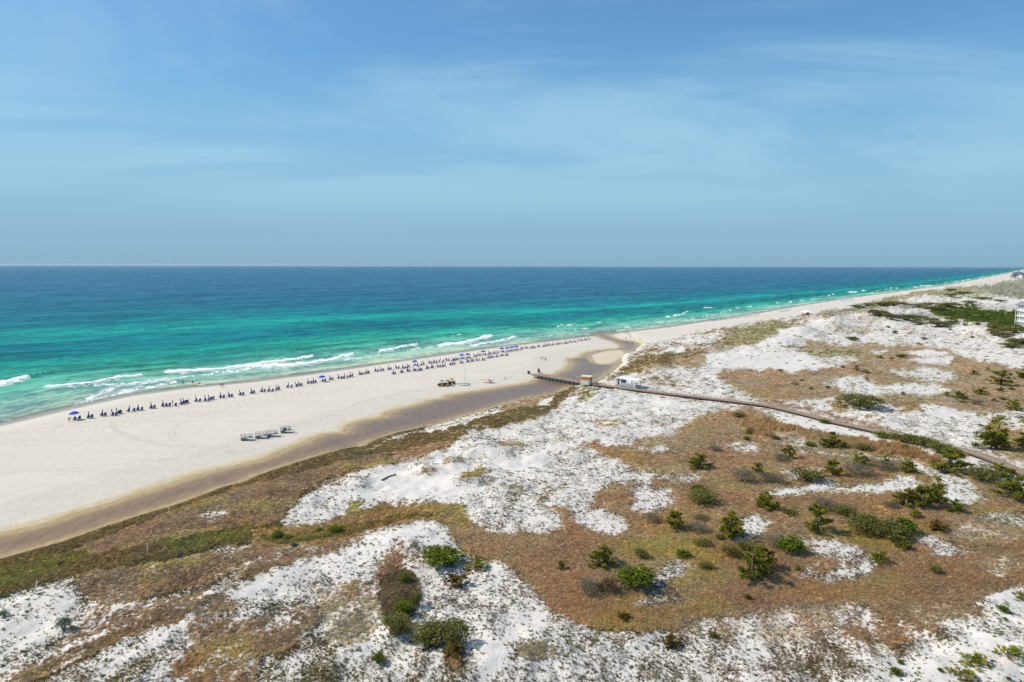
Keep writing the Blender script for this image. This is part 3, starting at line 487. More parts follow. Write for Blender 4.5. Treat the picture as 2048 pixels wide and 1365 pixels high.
# stained rim of the lagoon, wet swash
sandc = mixc(mth('MULTIPLY', A('rim').outputs['Fac'], mr(n_mid, .3, .65, .45, 1)), sandc, (.54, .41, .19, 1))
sandc = mixc(A('wet').outputs['Fac'], sandc, (.33, .30, .24, 1))
covn = mth('ADD', A('cov').outputs['Fac'], mth('MULTIPLY', mth('SUBTRACT', n_mid, .5), .5))
fac = mr(mth('SUBTRACT', mth('MULTIPLY', covn, 1.12), mr(n_fine, .3, .7)), -.02, .34)
fac = mth('MULTIPLY', fac, mr(A('cov').outputs['Fac'], .02, .1))
litter = mixc(mr(n_gr, .3, .7), mixc(1.0, A('vegc').outputs['Color'], (1.3, 1.28, 1.26, 1), 'MULTIPLY'), mixc(1.0, A('vegc').outputs['Color'], (2.1, 2.04, 1.98, 1), 'MULTIPLY'))
colr = mixc(mth('MULTIPLY', fac, .93), sandc, litter)
bmp = nd(nt, 'ShaderNodeBump', {'Strength': .55, 'Distance': .22, 'Height': mth('ADD', mth('ADD', n_fine, mth('MULTIPLY', n_mid, 1.8)), mth('SUBTRACT', mth('MULTIPLY', fac, .8), mth('MULTIPLY', A('track').outputs['Fac'], .4)))})
b = nd(nt, 'ShaderNodeBsdfPrincipled', {'Base Color': colr, 'Roughness': mr(A('wet').outputs['Fac'], 0, 1, .95, .4), 'Specular IOR Level': mr(A('wet').outputs['Fac'], 0, 1, .1, .5), 'Normal': bmp.outputs[0]})
nt.links.new(b.outputs[0], o.inputs[0]); M_SAND = m
dune_f = sst(-4, 6, dune_in)
ground = grid_mesh('ground', land, GZ, {'cov': ('FLOAT', full(cov)), 'vegc': ('FLOAT_COLOR', full(vegc)), 'wet': ('FLOAT', full(wet_sea)), 'rim': ('FLOAT', full(wet_lag)), 'dune': ('FLOAT', full(dune_f)), 'track': ('FLOAT', full(track))}, M_SAND)
tag(ground, 'white dune sand and flat pale beach with patches of dry plants', kind='structure')

# ------------------------------------------------------------------ lagoon water, stained brown by tannin
lag_keep = np.zeros(GX.shape, bool); lag_keep[land] = (lag_sd < 2.0)
depth = np.clip(zw_lag - zl, -0.2, 1)
m, nt, o = newmat('lagoon_water')
tcn = nd(nt, 'ShaderNodeTexCoord').outputs['Object']
mp1 = nd(nt, 'ShaderNodeMapping', {'Vector': tcn, 'Rotation': (0, 0, R(35)), 'Scale': (1.0, .35, 1)}).outputs[0]
w1 = nd(nt, 'ShaderNodeTexNoise', {'Vector': mp1, 'Scale': 1.1, 'Detail': 4.0, 'Roughness': .6}).outputs[0]
w2 = nd(nt, 'ShaderNodeTexNoise', {'Vector': tcn, 'Scale': .06, 'Detail': 3.0}).outputs[0]
dp = nd(nt, 'ShaderNodeAttribute', attribute_name='depth').outputs['Fac']
dpn = mth('ADD', dp, mth('MULTIPLY', mth('SUBTRACT', w2, .5), .12))
rp = nd(nt, 'ShaderNodeValToRGB', {0: dpn}); cr_ = rp.color_ramp
cr_.elements[0].position = 0.0; cr_.elements[0].color = (.56, .43, .22, 1); cr_.elements[1].position = .62; cr_.elements[1].color = (.20, .128, .080, 1)
e = cr_.elements.new(.10); e.color = (.46, .33, .16, 1); e = cr_.elements.new(.28); e.color = (.29, .18, .085, 1)
rip = mixc(mr(w1, .35, .65, 0, 1), mixc(1.0, rp.outputs[0], (.86, .86, .86, 1), 'MULTIPLY'), mixc(1.0, rp.outputs[0], (1.12, 1.12, 1.12, 1), 'MULTIPLY'))
bmp = nd(nt, 'ShaderNodeBump', {'Strength': .6, 'Distance': .12, 'Height': w1})
b = nd(nt, 'ShaderNodeBsdfPrincipled', {'Base Color': rip, 'Roughness': .28, 'IOR': 1.33, 'Specular IOR Level': .2, 'Alpha': mr(dp, -.02, .12, 0, 1), 'Normal': bmp.outputs[0]})
nt.links.new(b.outputs[0], o.inputs[0])
lagoon = grid_mesh('lagoon_water', lag_keep, full(zw_lag), {'depth': ('FLOAT', full(depth))}, m)
tag(lagoon, 'brown tannin stained lagoon winding behind the beach to the surf', kind='structure')

# ------------------------------------------------------------------ the sea
sea_keep = (gn > -7)
nv = np.clip(gn, 0, None)
barn = np.interp(gs, [-500, 100, 300, 450, 600, 900, 1500, 5000], [290, 265, 250, 200, 150, 118, 95, 90])
sx, sy = gs, gn
q = nv / (barn * (1 + 0.12 * fbm(gs / 160, gn / 60, 51, 3)))
QX = [0, .05, .14, .25, .38, .55, .72, .95, 1.15, 1.5, 2.3, 4, 9]
QC = np.array([srgb(186, 186, 158), srgb(146, 182, 162), srgb(112, 174, 154), srgb(60, 158, 136), srgb(26, 142, 128), srgb(8, 112, 118), srgb(8, 118, 124), srgb(18, 146, 134), srgb(10, 122, 126), srgb(16, 108, 122), srgb(26, 100, 122), srgb(36, 98, 124), srgb(44, 102, 130)])
seac = np.stack([np.interp(q, QX, QC[:, k]) for k in range(3)], -1)
# streaks of lighter and darker water running with the shore, then broad patches of uneven tone
seac = seac * (1 + 0.2 * fbm(gs / 60, gn / 12, 53, 4) * sst(6, 40, nv) * sst(2500, 900, nv))[..., None]
seac = seac * (1 + 0.10 * fbm(gs / 900, gn / 260, 54, 3))[..., None]
# swell lines that steepen near the shore
ph = nv + 6 * fbm(gs / 70, gn / 90, 55, 2) + 3.0 * fbm(gs / 22, gn / 40, 56, 2)
amp = 0.30 * sst(4, 25, nv) * sst(420, 90, nv) + 0.12 * sst(900, 200, nv)
swl = (0.5 + 0.5 * np.cos(ph / 17.5 * 2 * math.pi)) ** 2.2
SZ = amp * (swl - .3) * (1 + 0.8 * fbm(gs / 45, gn / 30, 57, 2)) + 0.05 * fbm(gs / 5, gn / 3, 58, 2) * sst(2, 12, nv) * (GY < 900)
SZ = np.where(gn < 3, np.minimum(SZ, 0.05), SZ)
# dark green faces of the waves about to break
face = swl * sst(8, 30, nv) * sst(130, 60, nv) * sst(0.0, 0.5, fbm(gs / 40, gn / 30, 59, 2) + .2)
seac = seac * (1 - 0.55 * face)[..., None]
# foam: breakers traced on the water, then broken up in the shader
spx, spy = project(GX, GY, 0.15)
FOAM = [([(-40, 778), (0, 766), (30, 760), (55, 752)], 6, 1.0), ([(60, 752), (110, 741)], 1.5, .6), ([(95, 771), (140, 769), (190, 763), (240, 752), (285, 748)], 4.5, .95), ([(190, 770), (240, 766), (300, 762), (400, 750), (512, 736)], 3, .8),
        ([(330, 742), (400, 739), (450, 735), (512, 726), (560, 721), (622, 711)], 5, 1.0), ([(470, 734), (540, 731), (590, 728), (650, 719), (706, 707)], 4.5, 1.0), ([(690, 719), (730, 716), (760, 710)], 2.5, .8), ([(760, 701), (800, 693), (836, 686)], 4, 1.0), ([(815, 700), (872, 693)], 2.5, .8),
        ([(880, 690), (930, 684), (965, 675), (982, 670)], 4, 1.0), ([(945, 691), (1000, 681), (1032, 672)], 3, .9), ([(1098, 673), (1132, 665)], 2, .8), ([(1112, 652), (1156, 647)], 2.5, 1.0), ([(1148, 660), (1173, 656)], 2, .9), ([(1195, 645), (1228, 643)], 1.8, .9), ([(1240, 656), (1262, 654)], 1.6, .9),
        ([(1332, 633), (1355, 630), (1376, 624)], 3, 1.0), ([(1315, 647), (1350, 642), (1392, 638)], 2.2, .8), ([(1405, 633), (1440, 627), (1462, 619)], 2.2, .9), ([(1448, 616), (1480, 615), (1506, 612)], 2, .9), ([(1495, 613), (1542, 615)], 2, .9), ([(1555, 606), (1592, 603)], 1.8, 1.0), ([(1570, 611), (1590, 610)], 1.4, .8),
        ([(1636, 593), (1672, 588)], 2, 1.0), ([(1600, 601), (1650, 596)], 1.5, .8), ([(1695, 586), (1736, 580)], 1.8, 1.0), ([(1730, 589), (1790, 581)], 1.4, .8), ([(1752, 581), (1802, 575)], 1.5, .9), ([(1810, 576), (1870, 569)], 1.5, .9), ([(1850, 572), (1930, 562)], 1.2, .9), ([(1900, 565), (1990, 552)], 1.1, .9), ([(1960, 557), (2030, 544)], 1, .8), ([(1980, 553), (2048, 541)], .8, .8),
        ([(0, 841), (45, 836), (92, 828)], 2, .9), ([(125, 818), (200, 796), (280, 777), (352, 763)], 2.2, .95), ([(150, 812), (200, 785), (250, 770), (330, 758)], 10, .66), ([(220, 792), (290, 768), (345, 760)], 7, .62), ([(10, 800), (80, 790), (160, 770)], 6, .42), ([(470, 745), (560, 740), (640, 728)], 7, .52), ([(560, 752), (640, 738), (740, 722)], 3, .35), ([(480, 757), (520, 753)], 1.5, .6), ([(770, 712), (840, 704), (900, 695)], 4, .38), ([(1020, 688), (1080, 676), (1150, 665)], 4, .4), ([(1230, 652), (1330, 640), (1420, 628)], 4, .42), ([(1330, 650), (1400, 640), (1500, 625)], 3.5, .45), ([(1480, 622), (1600, 603)], 3, .42), ([(1600, 604), (1760, 584)], 2.6, .5), ([(1740, 588), (1960, 559)], 2.2, .55), ([(340, 720), (420, 712)], 1.2, .4), ([(515, 709), (560, 705)], 1.2, .5), ([(855, 654), (850, 654)], 1, .6), ([(905, 671), (925, 668)], 1.2, .8), ([(1070, 662), (1082, 660)], 1.2, .8), ([(1410, 616), (1425, 614)], 2.4, 1.0)]
foam = np.zeros(GX.shape)
fm = (gn > -6) & (gn < 260) & (GY < 9000)
fx_, fy_ = spx[fm], spy[fm]; fo = np.zeros(fx_.shape); fs, fn = gs[fm], gn[fm]
for line, wdt, st in FOAM:
    if line[0][0] > 1050: wdt *= .8; st *= .85
    L_ = np.array(line, float) * [1, 1.6]
    d = pdist(L_, fx_ + 5 * perlin(fx_ / 18, fy_ / 12, 61), (fy_ + 2.2 * perlin(fx_ / 16, fy_ / 10, 62)) * 1.6, 30.0)
    fo = np.maximum(fo, .86 * st * sst(wdt * 1.35, wdt * .1, d))
    d2_ = pdist(L_ + [0, wdt * 1.1], fx_ + 9 * perlin(fx_ / 14, fy_ / 9, 66), (fy_ + 3 * perlin(fx_ / 12, fy_ / 8, 67)) * 1.6, 30.0)
    fo = np.maximum(fo, .5 * st * sst(wdt * 3.2, wdt * .3, d2_))
# swash edge and thin lace between the breakers
fo = np.maximum(fo, 0.5 * sst(2.2, .2, np.abs(fn - .8 - 1.1 * fbm(fs / 9, fn / 40, 63, 3))) * sst(-.2, .3, fbm(fs / 40, fn / 60, 64, 2)))
fo = np.maximum(fo, 0.42 * sst(75, 35, fn) * sst(2, 14, fn) * sst(.1, .6, fbm(fs / 24, fn / 5, 65, 4)))
foam[fm] = np.clip(fo, 0, 1)
SZ = SZ + 0.12 * foam * (gn > 14)
m, nt, o = newmat('sea_water')
shv = nd(nt, 'ShaderNodeAttribute', attribute_name='sh').outputs['Vector']
def sn(sx_, sy_, scale, det=4.0, ro=.6):
    mpv = nd(nt, 'ShaderNodeMapping', {'Vector': shv, 'Scale': (sx_, sy_, 1)}).outputs[0]
    return nd(nt, 'ShaderNodeTexNoise', {'Vector': mpv, 'Scale': scale, 'Detail': det, 'Roughness': ro}).outputs[0]
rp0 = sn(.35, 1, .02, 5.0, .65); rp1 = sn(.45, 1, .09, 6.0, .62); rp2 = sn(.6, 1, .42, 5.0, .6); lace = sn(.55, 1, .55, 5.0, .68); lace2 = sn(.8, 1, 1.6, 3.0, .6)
sc_att = nd(nt, 'ShaderNodeAttribute', attribute_name='seac').outputs['Color']
fo_att = nd(nt, 'ShaderNodeAttribute', attribute_name='foam').outputs['Fac']
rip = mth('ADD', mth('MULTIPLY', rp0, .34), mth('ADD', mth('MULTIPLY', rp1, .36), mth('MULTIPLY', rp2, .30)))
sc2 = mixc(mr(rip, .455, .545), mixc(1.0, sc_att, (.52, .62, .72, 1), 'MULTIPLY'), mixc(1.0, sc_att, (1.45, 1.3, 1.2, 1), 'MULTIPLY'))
ffac = mr(mth('SUBTRACT', mth('MULTIPLY', fo_att, 1.25), mr(mth('ADD', mth('MULTIPLY', lace, .65), mth('MULTIPLY', lace2, .35)), .26, .72)), -.04, .26)
ffac = mth('MULTIPLY', ffac, mr(fo_att, .05, .25))
scol = mixc(ffac, sc2, (.80, .83, .82, 1))
bmp = nd(nt, 'ShaderNodeBump', {'Strength': mth('MULTIPLY', nd(nt, 'ShaderNodeAttribute', attribute_name='calm').outputs['Fac'], .85), 'Distance': .9, 'Height': mth('ADD', mth('ADD', rp1, mth('MULTIPLY', rp2, .4)), mth('MULTIPLY', ffac, .25))})
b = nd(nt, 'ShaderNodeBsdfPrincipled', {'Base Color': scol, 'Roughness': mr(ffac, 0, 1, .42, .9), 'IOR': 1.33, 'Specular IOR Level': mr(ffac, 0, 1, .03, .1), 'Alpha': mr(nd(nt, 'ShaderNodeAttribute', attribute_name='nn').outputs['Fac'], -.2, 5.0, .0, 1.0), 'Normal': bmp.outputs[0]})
nt.links.new(b.outputs[0], o.inputs[0])
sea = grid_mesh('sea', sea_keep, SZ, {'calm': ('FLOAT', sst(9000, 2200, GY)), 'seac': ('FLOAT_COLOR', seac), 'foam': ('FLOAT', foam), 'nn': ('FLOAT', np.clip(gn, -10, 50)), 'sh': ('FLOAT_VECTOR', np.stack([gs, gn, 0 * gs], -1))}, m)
tag(sea, 'green and blue sea with small breakers rolling onto the beach', kind='structure')
# ------------------------------------------------------------------ plant materials
def plant_mat(name, src, sheen=0.0, var=.22):
    """leaf colour from an attribute (per clump or per instance)"""
    m, nt, o = newmat(name)
    at_ = nd(nt, 'ShaderNodeAttribute', attribute_name='col', attribute_type=src)
    oi = nd(nt, 'ShaderNodeObjectInfo')
    mrr = nd(nt, 'ShaderNodeMapRange', {0: oi.outputs['Random'], 3: 1 - var, 4: 1 + var})
    mx = nd(nt, 'ShaderNodeMix', {'Factor': 1.0, 6: at_.outputs['Color'], 7: mrr.outputs[0]}, data_type='RGBA', blend_type='MULTIPLY')
    b = nd(nt, 'ShaderNodeBsdfDiffuse', {'Color': mx.outputs[2]}); t = nd(nt, 'ShaderNodeBsdfTranslucent', {'Color': mx.outputs[2]})
    ms = nd(nt, 'ShaderNodeMixShader', {0: .45, 1: b.outputs[0], 2: t.outputs[0]})
    nt.links.new(ms.outputs[0], o.inputs[0]); return m
M_GRASS = plant_mat('dry_grass', 'INSTANCER', var=.3)
M_LEAF = plant_mat('leaves', 'GEOMETRY', var=.16)
M_BARK = mat('bark', srgb(96, 84, 72), .9, .3, 8)
M_TWIG = mat('grey_twigs', srgb(150, 142, 128), .9, .25, 8)

def tuft_mesh(name, n, spread, lean, width, rnd, flat=0.0, clumps=0):
    """a clump of blades, one unit high"""
    r_ = random.Random(rnd); v = []; f = []
    for i in range(n):
        a = r_.uniform(0, 6.283); rr = spread * math.sqrt(r_.random()); bx, by = rr * math.cos(a), rr * math.sin(a)
        h = r_.uniform(.55, 1.0) * (1 - .45 * (rr / max(spread, .01)) ** 2); w = width * r_.uniform(.7, 1.3)
        o_ = r_.uniform(0, 6.283); ox, oy = math.cos(o_) * w, math.sin(o_) * w
        tx = bx + lean * h + r_.gauss(0, .22) + bx * flat; ty = by + r_.gauss(0, .22) + by * flat
        b = len(v); v += [(bx - ox, by - oy, -.08), (bx + ox, by + oy, -.08), ((bx + tx) / 2 - lean * .12 + ox * .6, (by + ty) / 2 + oy * .6, h * .62), (tx, ty, h)]
        f += [(b, b + 1, b + 2), (b, b + 2, b + 3)]
    me = bpy.data.meshes.new(name); me.from_pydata(v, [], f); me.materials.append(M_GRASS); return me
def scatter(name, label, cat, pts, scl, rot, col, meshes):
    """one stuff object: points that carry clumps through geometry nodes"""
    me = bpy.data.meshes.new(name); me.from_pydata(pts.tolist(), [], [])
    a = me.attributes.new('scl', 'FLOAT_VECTOR', 'POINT'); a.data.foreach_set('vector', scl.astype(np.float32).ravel())
    a = me.attributes.new('rot', 'FLOAT_VECTOR', 'POINT'); a.data.foreach_set('vector', rot.astype(np.float32).ravel())
    a = me.attributes.new('var', 'INT', 'POINT'); a.data.foreach_set('value', rng.integers(0, len(meshes), len(pts)).astype(np.int32))
    a = me.attributes.new('col', 'FLOAT_COLOR', 'POINT'); a.data.foreach_set('color', np.concatenate([col, np.ones((len(col), 1))], 1).astype(np.float32).ravel())
    o = obj(name, me)
    ng = bpy.data.node_groups.new(name + '_nodes', 'GeometryNodeTree')
    ng.interface.new_socket('Geometry', in_out='INPUT', socket_type='NodeSocketGeometry'); ng.interface.new_socket('Geometry', in_out='OUTPUT', socket_type='NodeSocketGeometry')
    gi = ng.nodes.new('NodeGroupInput'); go = ng.nodes.new('NodeGroupOutput'); jn = ng.nodes.new('GeometryNodeJoinGeometry')
    def named(n, t):
        q_ = ng.nodes.new('GeometryNodeInputNamedAttribute'); q_.data_type = t; q_.inputs[0].default_value = n; return q_.outputs[0]
    sv, rv, vv = named('scl', 'FLOAT_VECTOR'), named('rot', 'FLOAT_VECTOR'), named('var', 'INT')
    for k, mm in enumerate(meshes):
        po = bpy.data.objects.new(mm.name, mm)
        oi = ng.nodes.new('GeometryNodeObjectInfo'); oi.inputs['Object'].default_value = po; oi.inputs['As Instance'].default_value = True
        ip = ng.nodes.new('GeometryNodeInstanceOnPoints')
        cp = ng.nodes.new('FunctionNodeCompare'); cp.data_type = 'INT'; cp.operation = 'EQUAL'
        ng.links.new(vv, cp.inputs[2]); cp.inputs[3].default_value = k
        ng.links.new(gi.outputs[0], ip.inputs['Points']); ng.links.new(cp.outputs[0], ip.inputs['Selection']); ng.links.new(oi.outputs['Geometry'], ip.inputs['Instance'])
        ng.links.new(sv, ip.inputs['Scale']); ng.links.new(rv, ip.inputs['Rotation']); ng.links.new(ip.outputs[0], jn.inputs[0])
    ng.links.new(jn.outputs[0], go.inputs[0])
    mo = o.modifiers.new('scatter', 'NODES'); mo.node_group = ng
    return tag(o, label, cat, kind='stuff')

COVG = full(cov); CLSG = np.full(GX.shape, -1); CLSG[land] = cls; VEGG = full(vegc)
def sample(kind, lam, vmin=1.6, vmax=1130, umax=1.02):
    """random ground points where this kind of cover grows, about even over the picture"""
    k = CID[kind]
    okc = (np.abs(UCOL)[None, :] < umax) & (VROW[:, None] < vmax) & (VROW[:, None] > vmin)
    c = np.where((CLSG == k) & okc, COVG, 0)[:-1, :-1]
    cnt = rng.poisson(lam(c) if callable(lam) else lam * c)
    r0, c0 = np.nonzero(cnt); rep = cnt[r0, c0]; r0 = np.repeat(r0, rep); c0 = np.repeat(c0, rep)
    fr, fc = rng.random(len(r0)), rng.random(len(r0))
    y = 1 / ((1 - fr) / YROW[r0] + fr / YROW[np.minimum(r0 + 1, NR - 1)]); u = UCOL[c0] + fc * (UCOL[1] - UCOL[0])
    x = u * y; z = ground_z(x, y); wdk = pdist(WALK3[:, :2], x, y, 3.0); ok = wdk > 1.9
    return x[ok], y[ok], z[ok], VEGG[r0, c0][ok], COVG[r0, c0][ok]
def jitter(c, a, b=.06):
    n = len(c); v = np.exp(rng.normal(0, a, n))[:, None]; h = rng.normal(0, b, n)
    k = c * v * np.stack([1 + h, np.ones(n), 1 - h], 1)
    return k * np.minimum(1, .66 / np.maximum(k.max(1), 1e-4))[:, None]
def tufts(name, label, cat, kind, lam, px, hgt, meshes, colm=1.0, cj=.28, hmin=.2, tilt=.25, umax=1.02):
    x, y, z, c, cv = sample(kind, lam, umax=umax)
    n = len(x); m_px = y / FPX                                # metres per photo pixel at that distance
    w = np.maximum(px * m_px, .16) * rng.uniform(.6, 1.5, n)
    w = np.minimum(w, 2.6)
    h = np.maximum(hgt * rng.uniform(.6, 1.4, n), w * hmin)
    scl = np.stack([w, w, h], 1)
    rot = np.stack([rng.normal(0, tilt * .5, n), np.abs(rng.normal(tilt * .3, tilt * .5, n)), rng.normal(.45, .42, n)], 1)
    return scatter(name, label, cat, np.stack([x, y, z], 1), scl, rot, jitter(c * colm, cj), meshes)
T_HEATH = [tuft_mesh('heath_clump', 24, .62, .8, .034, k) for k in (1, 2, 3)]
T_TALL = [tuft_mesh('reed_clump', 20, .5, .5, .03, k) for k in (4, 5, 6)]
T_SPARSE = [tuft_mesh('sand_clump', 14, .5, .15, .055, k, .5) for k in (7, 8, 9)]
T_BUSH = [tuft_mesh('leaf_clump', 26, .6, .0, .12, k, .3) for k in (10, 11)]
tufts('heath_grass', 'rust brown dry grass covering the low heath behind the dunes', 'grass', 'heath', lambda c: 1.5 * c ** 2.3, 4.6, .28, T_HEATH, 3.6, .24)
tufts('bank_grass', 'olive green grass growing thickly along the lagoon bank and dune crests', 'grass', 'bank', lambda c: 1.5 * c ** 2.2, 4.6, .38, T_HEATH, 1.95, .2)
tufts('tall_grass', 'tall pale golden grass standing in a strip beside the boardwalk', 'grass', 'tall', lambda c: 1.6 * c, 6.0, 1.15, T_TALL, 2.0, .22)
tufts('dune_tufts', 'small scattered tufts of dry grass dotting the bare white sand', 'grass', 'tuft', lambda c: 2.3 * c ** 1.55, 3.4, .22, T_SPARSE, 1.05, .4, .34)
tufts('scrub_thicket', 'dark green scrub thicket spreading over the far dunes', 'thicket', 'thicket', lambda c: 1.4 * c, 7.0, 1.6, T_BUSH, 1.4, .3, .5)
T_ROS = [tuft_mesh('leafy_rosette', 18, .5, .0, .16, k, .6) for k in (12, 13)]
save_ = VEGG.copy(); gmix = rng.random(GX.shape)[..., None]; VEGG = np.array(srgb(108, 118, 48))[None, None] * gmix + np.array(srgb(112, 128, 88))[None, None] * (1 - gmix)
tufts('dune_plants', 'tiny green leafy plants dotted over the white sand', 'plants', 'tuft', lambda c: .022 * (c > .04) * (c < .6), 5.0, .22, T_ROS, 1.1, .3, .4); VEGG = save_
# ------------------------------------------------------------------ boardwalk
M_DECK = mat('weathered_planks', srgb(142, 122, 104), .9, .22, 1.5); M_DECKD = mat('dark_timber', srgb(74, 66, 60), .9, .25, 2); M_RAIL = mat('grey_rail', srgb(150, 140, 128), .85, .2, 3); M_PILE = mat('pile_timber', srgb(62, 66, 74), .9, .25, 3)
M_WHITE = mat('white_paint', (.78, .78, .76), .5, .06, 2); M_ORNG = mat('orange_panel', srgb(250, 152, 30), .6, .1, 2); M_BLUEG = mat('blue_grey_board', srgb(140, 158, 170), .6, .08, 2); M_CREAM = mat('cream_roof', srgb(214, 196, 164), .8, .1, 1); M_SLATE = mat('slate_board', srgb(84, 88, 98), .7, .12, 2); M_DARK = mat('dark_opening', srgb(34, 36, 40), .6, .1, 2); M_ROOFW = mat('white_metal_roof', (.8, .81, .82), .4, .05, 1); M_GLASS = mat('window_glass', srgb(60, 78, 92), .12, .1, 1, 0, .6); M_ROOFG = mat('grey_shingle_roof', srgb(128, 132, 140), .8, .15, .6); M_BROWN = mat('brown_bin', srgb(116, 88, 66), .85, .2, 3)
def resample(P, step):
    d = np.concatenate([[0], np.cumsum(np.linalg.norm(np.diff(P, axis=0), axis=1))]); n = max(2, int(d[-1] / step)); t = np.linspace(0, d[-1], n)
    return np.stack([np.interp(t, d, P[:, k]) for k in range(3)], 1)
def walkway(P, name, label, half, pile_step, bridge):
    P = resample(P, 1.0)
    for _ in range(4): P[1:-1] = (P[:-2] + P[1:-1] * 2 + P[2:]) / 4
    w = thing(name, label, 'boardwalk', tuple(P[0])); B = Vector(P[0])
    T = np.gradient(P, axis=0); T /= np.linalg.norm(T[:, :2], axis=1)[:, None]; S = np.stack([T[:, 1], -T[:, 0]], 1)
    pl = MB(); Q = resample(P, .165); TQ = np.gradient(Q, axis=0); r_ = random.Random(3)
    for p, t in zip(Q, TQ):
        pl.box(Vector(p) - B + Vector((0, 0, r_.uniform(-.008, .008))), (.15, half * 2 + r_.uniform(-.04, .04), .045), Matrix.Rotation(math.atan2(t[1], t[0]) + r_.uniform(-.01, .01), 3, 'Z'))
    k = pl.build('planks', M_DECK, w); tag(k, 'closely laid weathered deck planks', kind='stuff')
    for sd in (-1, 1):
        line = [Vector((p[0] + s[0] * sd * (half - .05), p[1] + s[1] * sd * (half - .05), p[2])) - B for p, s in zip(P, S)]
        k = MB(); k.tube([q + Vector((0, 0, -.16)) for q in line], .12, 4); k.build('beam', M_DECKD, w)
        if not bridge:
            k = MB(); k.tube([q + Vector((0, 0, .42)) for q in line], .06, 4); k.build('kerb_rail', M_RAIL, w)
            me = MB().box((0, 0, .2), (.09, .09, .46)).mesh('rail_post', M_RAIL)
            for i in range(2, len(line), 3): obj('rail_post', me, w, line[i])
        else:
            k = MB(); k.tube([q + Vector((0, 0, .16)) for q in line], .08, 4); k.build('kerb_rail', M_RAIL, w)
    me = MB().tube([(0, 0, -1.5), (0, 0, -.06)], [.17, .15], 8).mesh('pile', M_PILE)
    for i in range(2, len(P), pile_step):
        for sd in (-1, 1):
            obj('pile', me, w, (P[i, 0] + S[i, 0] * sd * (half - .25) - B.x, P[i, 1] + S[i, 1] * sd * (half - .25) - B.y, P[i, 2] - B.z))
    return w
walkway(WALK3[0:5], 'boardwalk_bridge', 'timber footbridge on dark piles crossing the brown lagoon', 2.0, 2, True)
walkway(WALK3[4:], 'boardwalk', 'long weathered plank boardwalk with low side rails winding inland through the dunes', 1.55, 5, False)
for (px, py, h, lab) in ((1057.5, 748, 1.0, 'brown timber bin standing on the sand off the end of the footbridge'), (1077.5, 745, .9, 'brown timber bin at the seaward foot of the footbridge with a person on it')):
    x, y, z = at(px, py); b = thing('timber_bin', lab, 'bin', (x, y, z), .3)
    for i in range(4):
        k = MB(); a = i * math.pi / 2; 
        for j in range(4): k.box((math.cos(a) * .42 + math.sin(a) * (j - 1.5) * .22, math.sin(a) * .42 - math.cos(a) * (j - 1.5) * .22, h / 2), (.05 if i % 2 == 0 else .19, .19 if i % 2 == 0 else .05, h))
        k.build('side_boards', M_BROWN, b)
    MB().box((0, 0, h + .03), (1.0, 1.0, .06)).build('lid', M_DECK, b)

# ------------------------------------------------------------------ beach service hut with the orange band
x, y = unproject(1173, 769.0, 2.0); hut = thing('beach_hut', 'small white service hut with an orange band beside the footbridge', 'hut', (float(x), float(y), 2.02), R(-24))
MB().box((0, 0, .85), (3.2, 2.5, 1.7)).build('lower_wall', mat('ivory_paint', (.80, .77, .66), .6, .06, 2), hut)
uw = MB().box((0, .03, 2.15), (3.1, 2.4, .9)).build('upper_wall', M_SLATE, hut)
MB().box((0, -1.25, 2.16), (3.16, .12, .92)).build('orange_shutter', M_ORNG, hut)
MB().box((-1.58, .0, 2.16), (.10, 2.3, .74)).build('orange_shutter', M_ORNG, hut)
MB().box((1.2, -1.32, .82), (.28, .08, 1.6)).build('corner_board', M_BLUEG, hut)
rf = MB().box((0, 0, 2.74), (3.7, 3.1, .16), Matrix.Rotation(R(3), 3, 'X')).build('roof', M_CREAM, hut)
MB().box((0, -1.56, 2.80), (3.74, .06, .2)).build('fascia', M_WHITE, rf)
d = MB().box((1.62, .2, 1.0), (.06, .9, 1.9)).build('door', M_BLUEG, hut); MB().box((1.67, -.1, 1.0), (.05, .05, .2)).build('handle', M_DARK, d)
MB().box((1.62, -.75, 1.35), (.05, .6, .7)).build('window', M_GLASS, hut)
x, y = unproject(1189.5, 768.6, 2.2); gt = thing('deck_gate', 'white slatted side gate standing between the hut and the boardwalk', 'gate', (float(x), float(y), 2.2), R(-20))
for i in range(9): MB().box((-.95 + i * .24, 0, .55), (.07, .04, 1.0)).build('slat', M_WHITE if i < 5 else M_RAIL, gt)
for zz in (.12, 1.02): MB().box((0, .045, zz), (2.1, .04, .09)).build('rail', M_WHITE, gt)
for xx in (-1.08, 1.08): MB().box((xx, 0, .7), (.12, .12, 1.5)).build('post', M_RAIL, gt)

# ------------------------------------------------------------------ open pavilion
FL = np.array(unproject(1233, 770.0, 2.75)); FR = np.array(unproject(1270, 776.8, 2.75)); pv = FR - FL; pl_ = float(np.hypot(*pv)); pa = math.atan2(pv[1], pv[0])
mid = (FL + FR) / 2
pav = thing('pavilion', 'open white pavilion with blue grey half walls beside the boardwalk', 'pavilion', (mid[0], mid[1], 2.62), pa)
Lh = pl_ / 2; DP = 2.6
MB().box((0, DP / 2, .05), (pl_ + .6, DP + .5, .16)).build('deck', M_DECK, pav)
for xx in (-Lh + 1.9, .35, Lh):
    for yy in (0, DP): MB().box((xx, yy, 1.32), (.2, .2, 2.4)).build('post', M_WHITE, pav)
for a_, b_ in ((-Lh + 2.05, .2), (.5, Lh - .14)):
    MB().box(((a_ + b_) / 2, 0, .62), (b_ - a_, .08, 1.0)).build('half_wall', M_BLUEG, pav); MB().box(((a_ + b_) / 2, 0, 1.15), (b_ - a_, .14, .06)).build('cap_rail', M_WHITE, pav)
cb = MB().box((-Lh + .85, DP / 2, 1.28), (1.7, DP, 2.3)).build('end_room', M_BLUEG, pav)
